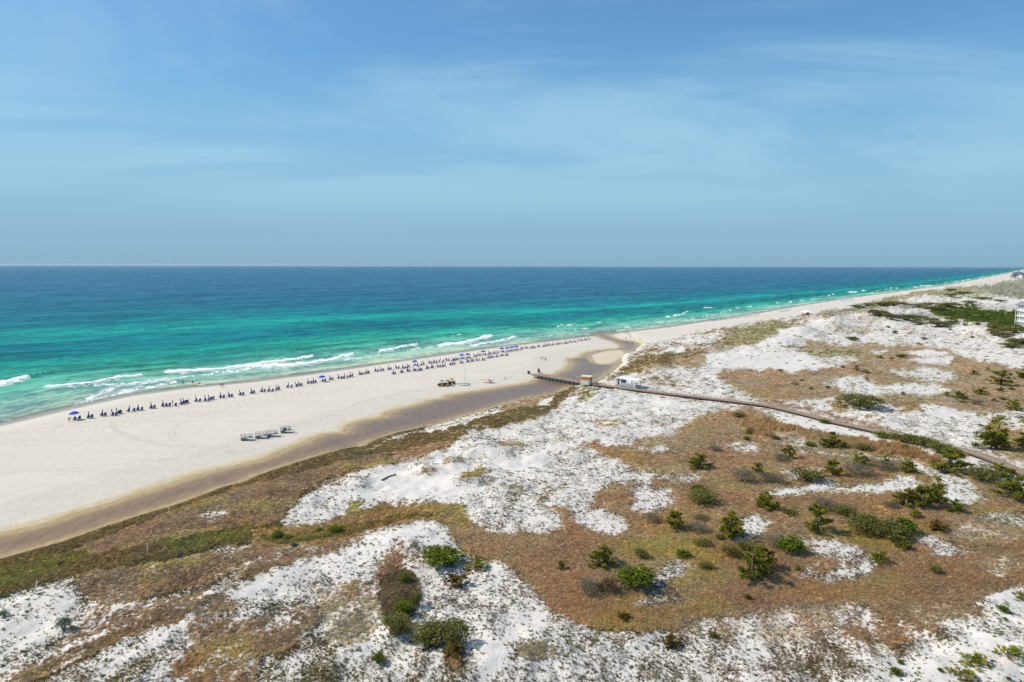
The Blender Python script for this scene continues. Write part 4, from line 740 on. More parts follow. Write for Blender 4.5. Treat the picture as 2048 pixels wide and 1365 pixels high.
MB().box((-Lh + .9, -.03, 1.2), (.7, .06, 1.7)).build('doorway', M_DARK, cb); MB().box((-Lh - .03, DP / 2, 1.5), (.06, .8, .8)).build('window', M_GLASS, cb)
for s_ in (-.42, .42): MB().box((-Lh + .9 + s_, -.05, 1.2), (.12, .1, 1.9)).build('door_frame', M_WHITE, cb)
rf = MB().box((.15, DP / 2, 2.62), (pl_ + .9, DP + .9, .1), Matrix.Rotation(R(4), 3, 'X')).build('roof', M_ROOFW, pav)
MB().box((.15, -.42, 2.55), (pl_ + .94, .06, .2)).build('fascia', M_WHITE, rf)
for xx in (-.9, 1.3): 
    k = MB().box((xx, 1.3, .55), (1.4, .4, .06)).build('bench_seat', M_DECK, pav); MB().box((xx, 1.3, .33), (1.2, .1, .4)).build('bench_leg', M_DECKD, k)

# ------------------------------------------------------------------ houses
def house(px, py, wd, dp, floors, label, rz, full_detail=True, offx=0.0, wallm=None, roofm=None):
    x, y, z = at(px, py); h = thing('beach_house', label, 'house', (x + offx, y, z - .3), rz)
    fh = 3.4; H_ = floors * fh + .8; wm = wallm or M_WHITE
    MB().box((0, 0, H_ / 2), (wd - 1.6, dp - 1.6, H_)).build('wall', wm, h)
    rm = roofm or M_ROOFG; ov = .9; ht = wd * .28
    v = [(-wd / 2 - ov, -dp / 2 - ov, H_), (wd / 2 + ov, -dp / 2 - ov, H_), (wd / 2 + ov, dp / 2 + ov, H_), (-wd / 2 - ov, dp / 2 + ov, H_), (-wd * .12, 0, H_ + ht), (wd * .12, 0, H_ + ht)]
    rf = MB().poly(v + [(a, b, c - .35) for a, b, c in v[:4]], [(0, 1, 5, 4), (1, 2, 5), (2, 3, 4, 5), (3, 0, 4), (0, 6, 7, 1), (1, 7, 8, 2), (2, 8, 9, 3), (3, 9, 6, 0), (6, 9, 8, 7)]).build('roof', rm, h)
    MB().box((wd * .2, dp * .1, H_ + ht * .8), (.9, .9, 1.6)).build('chimney', wm, rf)
    nb = max(2, int(wd / 3)); nd_ = max(2, int(dp / 3))
    wmesh = MB().box((0, 0, 0), (1.3, .08, 1.9)).mesh('window', M_GLASS)
    fr = MB()
    for s_ in (-.75, .75, 0): fr.box((s_, -.02, 0), (.12, .14, 2.1))
    for s_ in (-1.0, 1.0): fr.box((0, -.02, s_), (1.6, .14, .12))
    fmesh = fr.mesh('window_frame', M_WHITE)
    for fl in range(floors):
        zc_ = fl * fh + 2.2
        for i in range(nb):
            o_ = obj('window', wmesh, h, ((i + .5) / nb * (wd - 2) - (wd - 2) / 2, -(dp - 1.6) / 2 - .03, zc_)); obj('window_frame', fmesh, o_, (0, 0, 0))
        for i in range(nd_):
            o_ = obj('window', wmesh, h, (-(wd - 1.6) / 2 - .03, (i + .5) / nd_ * (dp - 2) - (dp - 2) / 2, zc_), -math.pi / 2); obj('window_frame', fmesh, o_, (0, 0, 0))
        if full_detail:
            bz = (fl + 1) * fh + .25
            bal = MB().box((0, 0, bz), (wd + .6, dp + .6, .22)).build('balcony', wm, h)
            rl = MB(); 
            for s_ in (-1, 1):
                rl.box((0, s_ * dp / 2, bz + 1.0), (wd, .1, .1)); rl.box((s_ * wd / 2, 0, bz + 1.0), (.1, dp, .1))
            rl.build('railing', wm, bal)
    if full_detail:
        pm = MB().box((0, 0, H_ / 2), (.3, .3, H_)).mesh('column', wm)
        for i in range(nb + 1):
            obj('column', pm, h, (i / nb * wd - wd / 2, -dp / 2, 0)); obj('column', pm, h, (i / nb * wd - wd / 2, dp / 2, 0))
        for i in range(1, nd_): obj('column', pm, h, (-wd / 2, i / nd_ * dp - dp / 2, 0))
    return h
house(2046, 655, 13, 12, 4, 'tall white house with stacked balconies and grey roof rising from green scrub', R(-14), True, 5.0)
M_H2 = mat('grey_house_wall', srgb(150, 158, 170), .7, .1, .5); M_H3 = mat('cream_house_wall', srgb(214, 208, 196), .7, .1, .5); M_R2 = mat('dark_roof', srgb(92, 98, 110), .8, .15, .5)
for i, (px, py, wd, fl, wm, lab) in enumerate(((2030, 553, 20, 3, M_H2, 'distant grey house first in the row above the far beach'), (2036, 551, 16, 4, M_H3, 'distant tall cream house standing behind the grey one above the far beach'), (2041, 552, 20, 3, M_H2, 'distant grey house with broad roof next to the tall cream one'), (2045, 556, 18, 3, M_WHITE, 'distant white house set lower among the far dune scrub'), (2052, 549, 20, 4, M_H3, 'distant cream house at the far end of the row'), (2026, 556, 14, 2, M_H2, 'distant low grey house on the dune edge nearest the far beach'))):
    house(px, py, wd, wd * .9, fl, lab, R(-20 + 9 * i), False, 0, wm, M_R2)
# far beach walkover and its kiosk
x0, y0, z0 = at(1784, 618); x1, y1, z1 = at(1832, 616)
wk = thing('dune_walkover', 'distant white railed walkover crossing the far dunes', 'walkover', (x0, y0, max(z0, z1)))
dv = Vector((x1 - x0, y1 - y0, 0)); Lw = dv.length; dn = dv.normalized(); an = math.atan2(dv.y, dv.x); zt = 1.2
MB().box(dv / 2 + Vector((0, 0, zt)), (Lw, 2.0, .2), Matrix.Rotation(an, 3, 'Z')).build('deck', M_RAIL, wk)
for s_ in (-1, 1): MB().box(dv / 2 + Vector((-dn.y * s_, dn.x * s_, zt + 1.0)), (Lw, .12, .14), Matrix.Rotation(an, 3, 'Z')).build('rail', M_WHITE, wk)
me = MB().box((0, -1.0, zt / 2 - .6), (.16, .16, zt + 2.0)).box((0, 1.0, zt / 2 - .6), (.16, .16, zt + 2.0)).mesh('post_pair', M_WHITE)
for i in range(0, 16): obj('post_pair', me, wk, dn * (Lw * i / 15), an)
x, y, z = at(1611, 631); ks = thing('beach_kiosk', 'distant white roofed kiosk with orange counter at the dune foot', 'kiosk', (x, y, z), R(-20))
MB().box((-1.4, 0, .7), (3.4, 2.4, 1.4)).build('counter', M_ORNG, ks); MB().box((1.6, 0, 1.2), (2.2, 2.4, 2.4)).build('store_room', M_SLATE, ks); MB().poly([(-3.6, -1.9, 2.6), (3.6, -1.9, 2.6), (3.6, 1.9, 2.6), (-3.6, 1.9, 2.6), (-2.2, 0, 4.1), (2.2, 0, 4.1)], [(0, 1, 5, 4), (1, 2, 5), (2, 3, 4, 5), (3, 0, 4), (3, 2, 1, 0)]).build('roof', M_ROOFW, ks)
for xx in (-3.2, 3.2):
    for yy in (-1.4, 1.4): MB().box((xx, yy, 1.32), (.15, .15, 2.6)).build('post', M_WHITE, ks)

# ------------------------------------------------------------------ marker posts, driftwood
M_DRIFT = mat('driftwood', srgb(104, 98, 92), .95, .25, 5); M_BLEACH = mat('bleached_wood', srgb(196, 188, 174), .9, .15, 5); M_POST = mat('whitewashed_post', (.72, .71, .66), .8, .15, 6)
for px, py, hpx, lean, lab in ((295, 1107, 17, 0.0, 'upright white marker post among brown grass on the lagoon side'), (475, 1035, 13, 0.0, 'short white marker post near a bare sandy gap above the lagoon'), (68, 1190, 24, .3, 'tilted white marker post where the grass meets bare sand')):
    x, y, z = at(px, py); h = hpx / ppm(px, py) * 1.08
    p = thing('marker_post', lab, 'post', (x, y, z - .1)); MB().tube([(0, 0, -.2), (lean * h, 0, h + .1)], [.075, .07], 8).build('shaft', M_POST, p)
    MB().box((lean * h * 1.02, 0, h + .14), (.16, .16, .08)).build('cap', M_POST, p)
a_ = at(764, 962); b_ = at(791, 951)
lg = MB().tube([(0, 0, .1), ((b_[0] - a_[0]) * .5, (b_[1] - a_[1]) * .5, .22 + (b_[2] - a_[2]) * .5), (b_[0] - a_[0], b_[1] - a_[1], .15 + b_[2] - a_[2])], [.2, .22, .15], 8).build('driftwood_log', M_DRIFT); lg.location = a_; tag(lg, 'straight grey driftwood log lying on clean white sand', 'driftwood')
def branch(name, px, py, hpx, m_, lab, seed, flat):
    x, y, z = at(px, py); s_ = hpx / ppm(px, py); r_ = random.Random(seed); k = MB()
    for i in range(5):
        p = [Vector((0, 0, 0))]; d = Vector((r_.uniform(-.5, 1), r_.uniform(-.5, .5), r_.uniform(.1, .4) if flat else r_.uniform(.6, 1.2))).normalized()
        for j in range(4): d = (d + Vector((r_.gauss(0, .3), r_.gauss(0, .3), r_.gauss(0, .15)))).normalized(); p.append(p[-1] + d * s_ * .3)
        k.tube(p, [.07, .055, .04, .03, .015], 5)
    o_ = tag(k.build(name, m_), lab, "branch"); o_.location = (x, y, z); return o_
branch('dead_branch', 581, 983, 12, M_BLEACH, 'pale bleached dead branch sticking out of brown grass', 5, False)
branch('dead_branch', 278, 1362, 26, M_DRIFT, 'dark forked dead branch lying on speckled foreground sand', 6, True)
# ------------------------------------------------------------------ shrubs and stunted pines
class Leafy:
    """collects small leaf faces, each with its own colour"""
    def __init__(s, seed): s.v = []; s.f = []; s.c = []; s.r = random.Random(seed)
    def leaf(s, p, d, L, w, c):
        d = d.normalized(); a = d.orthogonal().normalized(); a = Matrix.Rotation(s.r.uniform(0, 6.283), 3, d) @ a
        b = len(s.v); s.v += [tuple(p - a * w * .3), tuple(p + a * w * .3), tuple(p + d * L * .55 + a * w * .5), tuple(p + d * L), tuple(p + d * L * .55 - a * w * .5)]
        s.f += [(b, b + 1, b + 2, b + 3, b + 4)]; s.c += [c] * 5
    def mesh(s, name):
        me = bpy.data.meshes.new(name); me.from_pydata([tuple(q) for q in s.v], [], s.f); me.materials.append(M_LEAF)
        a = me.attributes.new('col', 'FLOAT_COLOR', 'POINT'); a.data.foreach_set('color', np.concatenate([np.array(s.c, np.float32), np.ones((len(s.c), 1), np.float32)], 1).ravel()); return me
def rv(r_): 
    while True:
        v = Vector((r_.uniform(-1, 1), r_.uniform(-1, 1), r_.uniform(-1, 1)))
        if .05 < v.length < 1: return v.normalized()
def tint_(c, r_, a=.22, b=.08):
    k = math.exp(r_.gauss(0, a)); h = r_.gauss(0, b); return (min(c[0] * k * (1 + h), .8), min(c[1] * k, .8), min(c[2] * k * (1 - h), .8))
def make_pine(seed, green, tips):
    """unit stunted pine: 1 m across, 1 m high"""
    r_ = random.Random(seed); L = Leafy(seed); k = MB(); n_st = r_.choice((1, 2, 2))
    for st in range(n_st):
        base = Vector((r_.uniform(-.1, .1) * n_st, r_.uniform(-.1, .1) * n_st, 0)); top = base + Vector((r_.uniform(-.1, .1), r_.uniform(-.1, .1), r_.uniform(.72, .9) if st == 0 else r_.uniform(.5, .72)))
        mid_ = (base + top) / 2 + Vector((r_.uniform(-.06, .06), r_.uniform(-.06, .06), 0)); k.tube([base - Vector((0, 0, .05)), mid_, top], [.035, .024, .008], 6)
        for b in range(19 // n_st + 4):
            t = r_.uniform(.08, 1); p = base.lerp(mid_, t * 2) if t < .5 else mid_.lerp(top, t * 2 - 1)
            a = r_.uniform(0, 6.283); ln_ = (.5 - .33 * t) * r_.uniform(.6, 1.12); up_ = r_.uniform(.1, .5) + .25 * t
            tip = p + Vector((math.cos(a) * ln_, math.sin(a) * ln_, up_ * ln_)); q = p.lerp(tip, .5) - Vector((0, 0, .03)); k.tube([p, q, tip], [.011, .008, .004], 4, False)
            for c_ in range(r_.randint(5, 8)):
                w_ = r_.uniform(.3, 1.05); cp = p.lerp(tip, w_) + Vector((r_.gauss(0, .035), r_.gauss(0, .035), r_.gauss(.01, .03)))
                cc = tint_(tips if r_.random() < .38 else green, r_)
                dirn = ((tip - p).normalized() * .7 + Vector((0, 0, .75)))
                for nn_ in range(15): L.leaf(cp, (dirn * .55 + rv(r_)), r_.uniform(.075, .125), .024, tint_(cc, r_, .12, .03))
    return k.mesh('trunk', M_BARK, True), L.mesh('needles')
def make_dome(seed, c1, c2, n, leafL, leafW, twig=.0, hollow=.55):
    """unit rounded scrub: leafy hummock built of overlapping sprays"""
    r_ = random.Random(seed); L = Leafy(seed); k = MB(); lumps = []
    for i in range(9):
        a = r_.uniform(0, 6.283); rr = r_.uniform(.05, .30); lumps.append((Vector((rr * math.cos(a), rr * math.sin(a), r_.uniform(.22, .5))), r_.uniform(.17, .28)))
    lumps.append((Vector((0, 0, .5)), .34))
    for i in range(7):
        a = r_.uniform(0, 6.283); k.tube([(r_.uniform(-.05, .05), r_.uniform(-.05, .05), -.05), (math.cos(a) * .16, math.sin(a) * .16, .3), (math.cos(a) * .32, math.sin(a) * .32, r_.uniform(.4, .75))], [.02, .014, .005], 5, False)
    for i in range(n):
        c, rad = r_.choice(lumps); d = rv(r_); d.z = abs(d.z) * .9 + (-.25 if r_.random() < .3 else 0); d.normalize()
        p = c + Vector((d.x * rad * 1.25, d.y * rad * 1.25, d.z * rad * 1.5)) * r_.uniform(hollow, 1.05); p.z = max(p.z, .01)
        cc = tint_(c1 if r_.random() > .4 else c2, r_, .28)
        for j in range(4): L.leaf(p + rv(r_) * .02, d * .8 + rv(r_), leafL * r_.uniform(.6, 1.3), leafW, tint_(cc, r_, .12, .04))
    return k.mesh('stems', M_TWIG if twig else M_BARK, True), L.mesh('foliage')
def make_palmetto(seed, c1, c2):
    """unit saw palmetto: fans of stiff pointed leaflets"""
    r_ = random.Random(seed); L = Leafy(seed); k = MB()
    for i in range(34):
        a = r_.uniform(0, 6.283); el = r_.uniform(.15, 1.25); R_ = r_.uniform(.22, .4); d = Vector((math.cos(a) * math.cos(el), math.sin(a) * math.cos(el), math.sin(el)))
        b0 = Vector((r_.uniform(-.18, .18), r_.uniform(-.18, .18), 0)); tip = b0 + Vector((d.x * R_ * .9, d.y * R_ * .9, d.z * R_ * 1.5)); k.tube([b0, tip], [.008, .005], 4, False)
        cc = tint_(c1 if r_.random() > .4 else c2, r_, .2)
        sd_ = d.cross(Vector((0, 0, 1))).normalized()
        for j in range(11):
            an = (j - 5) * .27; L.leaf(tip, d * math.cos(an) + sd_ * math.sin(an) + Vector((0, 0, .12)), r_.uniform(.17, .24), .03, tint_(cc, r_, .1, .04))
    return k.mesh('stems', M_BARK), L.mesh('fronds')
PG, PT = srgb(110, 118, 44), srgb(160, 152, 58)
PROTO = {
 'pine': [make_pine(s, PG, PT) for s in (11, 12, 13, 14)], 'rpine': [make_pine(s, srgb(104, 98, 44), srgb(150, 118, 58)) for s in (15, 16)],
 'green': [make_dome(s, srgb(98, 116, 38), srgb(128, 138, 52), 680, .065, .042) for s in (21, 22)],
 'olive': [make_dome(s, srgb(116, 118, 62), srgb(142, 134, 80), 640, .075, .026) for s in (23, 24, 25)],
 'grey': [make_dome(s, srgb(126, 118, 100), srgb(150, 142, 122), 560, .10, .010, 1) for s in (26, 27)],
 'brown': [make_dome(s, srgb(108, 92, 70), srgb(130, 108, 78), 560, .10, .012, 1) for s in (28,)],
 'teal': [make_dome(s, srgb(98, 122, 108), srgb(126, 144, 128), 520, .06, .035) for s in (29,)],
 'palm': [make_palmetto(s, srgb(134, 138, 44), srgb(168, 152, 58)) for s in (31, 32, 33)],
}
NAMES = {'pine': ('stunted_pine', 'trunk', 'needles', 'pine'), 'rpine': ('stunted_pine', 'trunk', 'needles', 'pine'), 'palm': ('saw_palmetto', 'stems', 'fronds', 'palmetto')}
def shrub(kind, px, py, wpx, hpx, label, group=None, i=[0]):
    x, y, z = at(px, py); k = ppm(px, py); w = wpx / k * (1.3 if 'pine' in kind else 1.12); h = hpx / k * 1.02; i[0] += 1
    x, y = x * (1 + .25 * w / max(y, 1)), y + .25 * w                      # the traced foot is the near edge of the plant
    z = float(ground_z(np.array(x), np.array(y)))
    nm, pa_, pb_, cat = NAMES.get(kind, ('scrub_bush', 'stems', 'foliage', 'bush'))
    a, b = PROTO[kind][i[0] % len(PROTO[kind])]
    t = thing(nm, label, cat, (x, y, z - .04), (i[0] * 2.4) % 6.283, group); t.scale = (w, w, h)
    obj(pa_, a, t); obj(pb_, b, t); return t
GP = 'young pines scattered through the brown heath'; GB = 'young pines and bushes on the far flats'; GT = 'scrub bushes lining the boardwalk'; GS = 'low bushes dotted through the heath'; GF = 'wind pruned bushes on the far white dunes'; GW = 'palmettos and bushes on the foreground sand'
PLANTS = [
 # pines beside or near the boardwalk
 ('pine', 1663, 897, 40, 29, 'green pine rising from the strip of tall golden grass', None), ('pine', 1573, 919, 23, 29, 'narrow dark pine at the end of a grey scrub patch', None), ('pine', 1665, 955, 34, 32, 'dense upright pine between grey scrub and a bare sand strip', None),
 ('pine', 1718, 933, 36, 26, 'open topped pine growing out of pale dead scrub', None), ('pine', 1770, 930, 15, 17, 'tiny pine alone on the edge of the dead scrub', None), ('pine', 1817, 947, 26, 29, 'slim pine beside a winding strip of white sand', None),
 ('pine', 1900, 950, 76, 45, 'broad spreading pine close below the boardwalk', None), ('pine', 1996, 908, 70, 60, 'largest tall pine standing on the inland side of the boardwalk', None), ('pine', 2042, 896, 32, 26, 'smaller pine behind the largest boardwalk pine', None),
 ('pine', 1812, 1018, 46, 36, 'lowest pine of the triple pine clump', None), ('pine', 1846, 1021, 52, 44, 'middle pine of the triple pine clump', None), ('pine', 1869, 1010, 36, 54, 'tallest pine of the triple pine clump', None),
 ('pine', 1910, 1029, 33, 27, 'round pine beside the tallest of the triple pine clump', None), ('pine', 1831, 1037, 19, 18, 'tiny pine below the triple pine clump', None), ('pine', 1634, 1071, 54, 56, 'tall leaning pine casting shade on olive grass', None), ('rpine', 1886, 1068, 38, 23, 'low spreading pine alone in thin tan grass', None),
 ('pine', 2020, 998, 68, 52, 'big dark pine at the edge of the boardwalk turn', None), ('pine', 1203, 1142, 46, 45, 'pine standing over a brown bush in golden grass', None), ('pine', 1350, 1065, 39, 38, 'pine next to a low grey dome bush', None), ('pine', 1454, 1078, 56, 54, 'tall pine beside a bare patch of white sand', None),
 ('pine', 1512, 1172, 62, 62, 'lower pine of the biggest heath clump', None), ('pine', 1520, 1140, 52, 52, 'upper pine of the biggest heath clump', None), ('rpine', 1248, 1246, 24, 19, 'small lone pine on the sandy rim of the heath', None), ('rpine', 1354, 1301, 40, 26, 'reddish low pine on speckled foreground sand', None), ('rpine', 1424, 1279, 21, 15, 'small brownish pine in a dark grass patch', None),
 ('pine', 1399, 942, 42, 31, 'isolated green pine in the upper heath', None), ('pine', 1516, 951, 25, 23, 'pine growing at the shoulder of a grey dome bush', None), ('pine', 1522, 1020, 48, 34, 'pine with a bushy skirt near the leaning pine', None), ('pine', 1762, 1131, 37, 23, 'round dark pine at the edge of a crescent sand patch', None), ('rpine', 1493, 1201, 17, 14, 'tiny green pine in dark brown grass', None), ('pine', 1122, 1141, 19, 18, 'small slim pine in the golden grass sweep', None),
 ('pine', 1815, 1104, 30, 21, 'low pine at the foot of the two tone dome bush', None), ('pine', 1594, 1143, 13, 13, 'tiny dark pine at the side of a crescent sand patch', None), ('pine', 1498, 870, 11, 13, 'tiny pine at the thin end of the golden grass', None),
 # far flats: look-alikes
 *[('pine', a, b, c, d, ('well grown dark pine on the brown flats beyond the boardwalk' if c > 20 else 'tiny dark pine on the brown flats beyond the boardwalk'), GB) for a, b, c, d in ((2003, 773, 46, 29), (2040, 758, 28, 17), (1965, 791, 23, 14), (1915, 798, 23, 16), (1893, 794, 11, 10), (2004, 784, 13, 10), (2020, 781, 11, 9), (2033, 823, 24, 24), (1926, 807, 13, 9), (2003, 802, 15, 9), (1990, 804, 11, 7), (1945, 750, 12, 10), (1712, 742, 12, 11), (1687, 736, 9, 6), (1730, 747, 14, 7), (1762, 718, 11, 7), (1783, 719, 9, 5), (1654, 778, 9, 8), (1623, 780, 7, 6), (1602, 763, 7, 5), (1734, 762, 9, 6), (1791, 668, 11, 8), (1836, 690, 10, 5), (1807, 790, 8, 6), (1975, 742, 9, 6))],
 ('grey', 1952, 811, 28, 12, 'dark grey low bush among pines on the far flats', None), ('grey', 1590, 771, 16, 7, 'flat grey bush alone on the brown flats', None), ('grey', 1560, 745, 14, 8, 'brown grey bush at the edge of the white clearing', None), ('olive', 1802, 716, 22, 8, 'dark low bush in the rusty part of the far flats', None),
 # rounded scrub
 ('olive', 1711, 815, 92, 24, 'large smooth dome of wind pruned scrub above the boardwalk', None), ('green', 1763, 877, 28, 13, 'bright green mound touching the boardwalk edge', None), ('green', 1651, 848, 26, 8, 'flat bright green mat beside the boardwalk', None), ('green', 1686, 851, 20, 6, 'smaller dull green mat beside the boardwalk', None),
 *[('olive', a, b, c, d, l, GT) for a, b, c, d, l in ((1798, 886, 44, 20, 'dense scrub next to the bright green mound on the boardwalk edge'), (1828, 891, 46, 22, 'dense scrub behind the small round bush at the boardwalk edge'), (1852, 897, 44, 22, 'dense scrub in the middle of the boardwalk thicket'), (1878, 905, 42, 22, 'dense scrub just above the broad spreading pine'), (1905, 912, 34, 18, 'last scrub of the thicket before the boardwalk reappears'))],
 ('olive', 1968, 968, 54, 32, 'wide dark scrub between two dark pines near the boardwalk turn', None), ('pine', 2000, 957, 38, 30, 'dark bushy pine pressed against the boardwalk rail', None), ('olive', 1726, 903, 34, 16, 'grey green bush at the foot of the golden grass', None), ('green', 1620, 894, 24, 9, 'low bright green bush in the golden grass', None), ('green', 1810, 902, 16, 12, 'small round bush in front of the boardwalk scrub', None), ('olive', 1550, 880, 20, 9, 'small dull bush between brown scrub and the golden grass', None),
 ('green', 1704, 682, 22, 9, 'bright green oval bush alone on a white far dune', None),
 ('olive', 1615, 966, 66, 25, 'low grey green dome half buried by white sand', None), ('grey', 1712, 955, 60, 28, 'wide tangle of pale dead scrub around the open topped pine', None), ('grey', 1775, 945, 55, 20, 'pale dead scrub between two small pines', None), ('grey', 1550, 968, 36, 22, 'grey dead scrub next to the buried dome', None), ('grey', 1560, 925, 34, 16, 'grey dead scrub beside the narrow dark pine', None),
 ('olive', 1721, 1071, 66, 40, 'grey green dome bush with a bright leafy crown', None), ('green', 1737, 1066, 40, 36, 'bright leafy bush merging into the grey green dome', None), ('olive', 1780, 1086, 66, 44, 'two tone dome bush with a grey twiggy front', None), ('green', 1803, 1070, 50, 34, 'bright green bush behind the two tone dome', None), ('grey', 1788, 1087, 44, 22, 'pale twiggy scrub fronting the two tone dome', None),
 ('green', 1583, 1111, 54, 37, 'vivid green round bush at the head of a crescent sand patch', None), ('grey', 1552, 1100, 44, 30, 'grey scrub leaning on the vivid green round bush', None), ('olive', 1690, 1035, 44, 24, 'olive bush in rusty grass above the dome bushes', None), ('grey', 1650, 1022, 50, 24, 'faded grey bush in rusty grass', None), ('olive', 1582, 1032, 28, 11, 'small low olive bush beside a thin sand patch', None), ('olive', 1871, 1149, 26, 18, 'lone grey green bush in plain brown grass', None), ('grey', 1780, 1018, 36, 14, 'low brown grey bush close to the triple pine clump', None),
 ('grey', 1176, 1195, 44, 36, 'silver grey dead bush in golden grass', None), ('brown', 1219, 1188, 42, 38, 'dark brown bush between the silver bush and the bright green bush', None), ('green', 1274, 1182, 72, 40, 'large bright green bush at the top of a sand tongue', None), ('grey', 1268, 1160, 50, 20, 'pale dead scrub behind the large bright green bush', None), ('olive', 1198, 1185, 18, 24, 'small green shoot beside the silver grey dead bush', None),
 ('grey', 1391, 1067, 48, 20, 'low grey dome bush between two pines', None), ('olive', 1405, 1094, 34, 15, 'flat olive bush below the low grey dome', None), ('grey', 1486, 968, 54, 32, 'grey dome bush with a pine at its shoulder', None), ('grey', 1532, 967, 32, 22, 'smaller grey bush on the other side of the shouldered pine', None), ('grey', 1431, 904, 28, 13, 'small grey dome high in the heath', None), ('olive', 1405, 1013, 64, 29, 'broad olive bush with a dark base in golden grass', None), ('olive', 1396, 989, 38, 17, 'smaller olive bush above the broad one', None), ('grey', 1305, 1046, 36, 18, 'faint grey bush at the tip of a sand finger', None), ('grey', 1398, 1044, 30, 14, 'small grey bush above the pine and dome pair', None),
 ('olive', 1282, 1120, 32, 22, 'grey green bush in the olive grass patch', None), ('green', 1364, 1118, 30, 18, 'low green bush at the top of a sand tongue', None), ('olive', 1412, 1142, 30, 16, 'low dark bush between the sand tongue and the biggest heath clump', None), ('olive', 1465, 1118, 38, 24, 'olive bush touching the biggest heath clump', None), ('olive', 1490, 1104, 30, 20, 'grey green bush above the biggest heath clump', None), ('olive', 1440, 1082, 20, 14, 'small bush under the tall pine by the bare patch', None),
 ('green', 1493, 882, 13, 9, 'tiny round green bush in brown scrub', None), ('olive', 1480, 836, 26, 11, 'dull bush near the thin end of the golden grass', None),
 # foreground
 ('green', 882, 1141, 80, 34, 'wide flat dome of green scrub on white sand', None), ('palm', 954, 1142, 44, 26, 'yellow green palmetto beside the wide flat green dome', None), ('rpine', 914, 1176, 42, 27, 'reddish bush between the palmetto and brown hummock', None),
 ('green', 810, 1166, 24, 20, 'bright green bush on top of the brown grass hummock', None), ('green', 806, 1232, 36, 24, 'dark green bush at the foot of the brown grass hummock', None), ('olive', 832, 1212, 22, 32, 'dull bush on the shaded flank of the brown grass hummock', None), ('olive', 792, 1275, 52, 38, 'olive grassy bush below the brown grass hummock', None),
 ('olive', 860, 1296, 78, 52, 'lower half of the big dark foreground scrub', None), ('olive', 902, 1296, 66, 56, 'taller half of the big dark foreground scrub', None), ('rpine', 905, 1328, 46, 30, 'brownish bush below the big dark foreground scrub', None), ('green', 757, 1332, 26, 22, 'small perfectly round green bush on open sand', None),
 ('green', 556, 1078, 26, 15, 'round green bush in the olive sweep', None), ('green', 671, 1068, 30, 13, 'flattened green bush in the olive sweep', None), ('green', 640, 1064, 13, 8, 'tiny green bush beside the flattened one', None), ('olive', 577, 1081, 18, 11, 'small dull bush beside the round one in the olive sweep', None), ('teal', 587, 1094, 14, 8, 'small blue grey bush at the lower rim of the sweep', None),
 ('teal', 128, 1262, 30, 28, 'round blue grey bush on bare foreground sand', None), ('teal', 8, 1236, 22, 16, 'small blue grey bush at the grassy foot of the slope', None), ('grey', 122, 1132, 14, 12, 'dark twiggy bush in the green grass belt', None),
 *[('palm', a, b, c, d, l, None) for a, b, c, d, l in ((2021, 1326, 50, 33, 'biggest spiky palmetto on the clean white slope'), (1952, 1336, 50, 30, 'wide two part palmetto next to the biggest one'), (1925, 1364, 48, 28, 'untidy palmetto with brown skirt below the two part one'), (2042, 1203, 30, 24, 'orange tipped palmetto where heath meets clean sand'))],
 ('green', 2007, 1228, 22, 14, 'small round bush below the orange tipped palmetto', None), ('green', 1792, 1354, 22, 16, 'small round bush next to the untidy palmetto', None),
 *[('green', a, b, c, d, 'tiny green bush on the clean foreground slope', GW) for a, b, c, d in ((1801, 1330, 13, 9), (1880, 1345, 10, 8), (2016, 1362, 10, 8), (2010, 1240, 8, 5), (1700, 1334, 8, 5), (1755, 1287, 7, 6))],
 # far dunes
 *[('olive', a, b, c, d, ('broad dark green wind pruned bush capping a far white dune' if c >= 36 else 'small dark green wind pruned bush on a far white dune'), GF) for a, b, c, d in ((1755, 634, 48, 15), (1782, 641, 30, 14), (1815, 643, 44, 15), (1838, 641, 34, 12), (1838, 651, 26, 9), (1862, 645, 30, 10), (1880, 656, 46, 14), (1905, 650, 26, 9), (1715, 617, 30, 8), (1735, 613, 26, 7), (1790, 613, 50, 11), (1765, 613, 30, 9), (1830, 616, 40, 9), (1855, 612, 30, 8), (1868, 624, 44, 14), (1895, 616, 40, 12), (1900, 583, 22, 6), (1925, 590, 36, 8), (1900, 594, 26, 7), (1965, 600, 30, 6), (1940, 609, 28, 7), (2000, 604, 26, 5), (1998, 662, 46, 12), (2030, 668, 50, 16), (2010, 676, 34, 12), (1990, 668, 30, 9), (2040, 692, 60, 14), (2020, 697, 40, 12), (1730, 582, 10, 4), (2048, 690, 30, 12))],
 *[('rpine', a, b, c, d, 'small reddish bush on the smooth far dune slope', GF) for a, b, c, d in ((1910, 646, 8, 5), (1930, 653, 10, 8), (1950, 650, 14, 6), (1975, 647, 9, 6), (1992, 672, 26, 8), (1848, 680, 12, 5), (1948, 677, 9, 5), (1776, 656, 9, 4), (1900, 661, 8, 4))],
]
for p in PLANTS: shrub(*p)
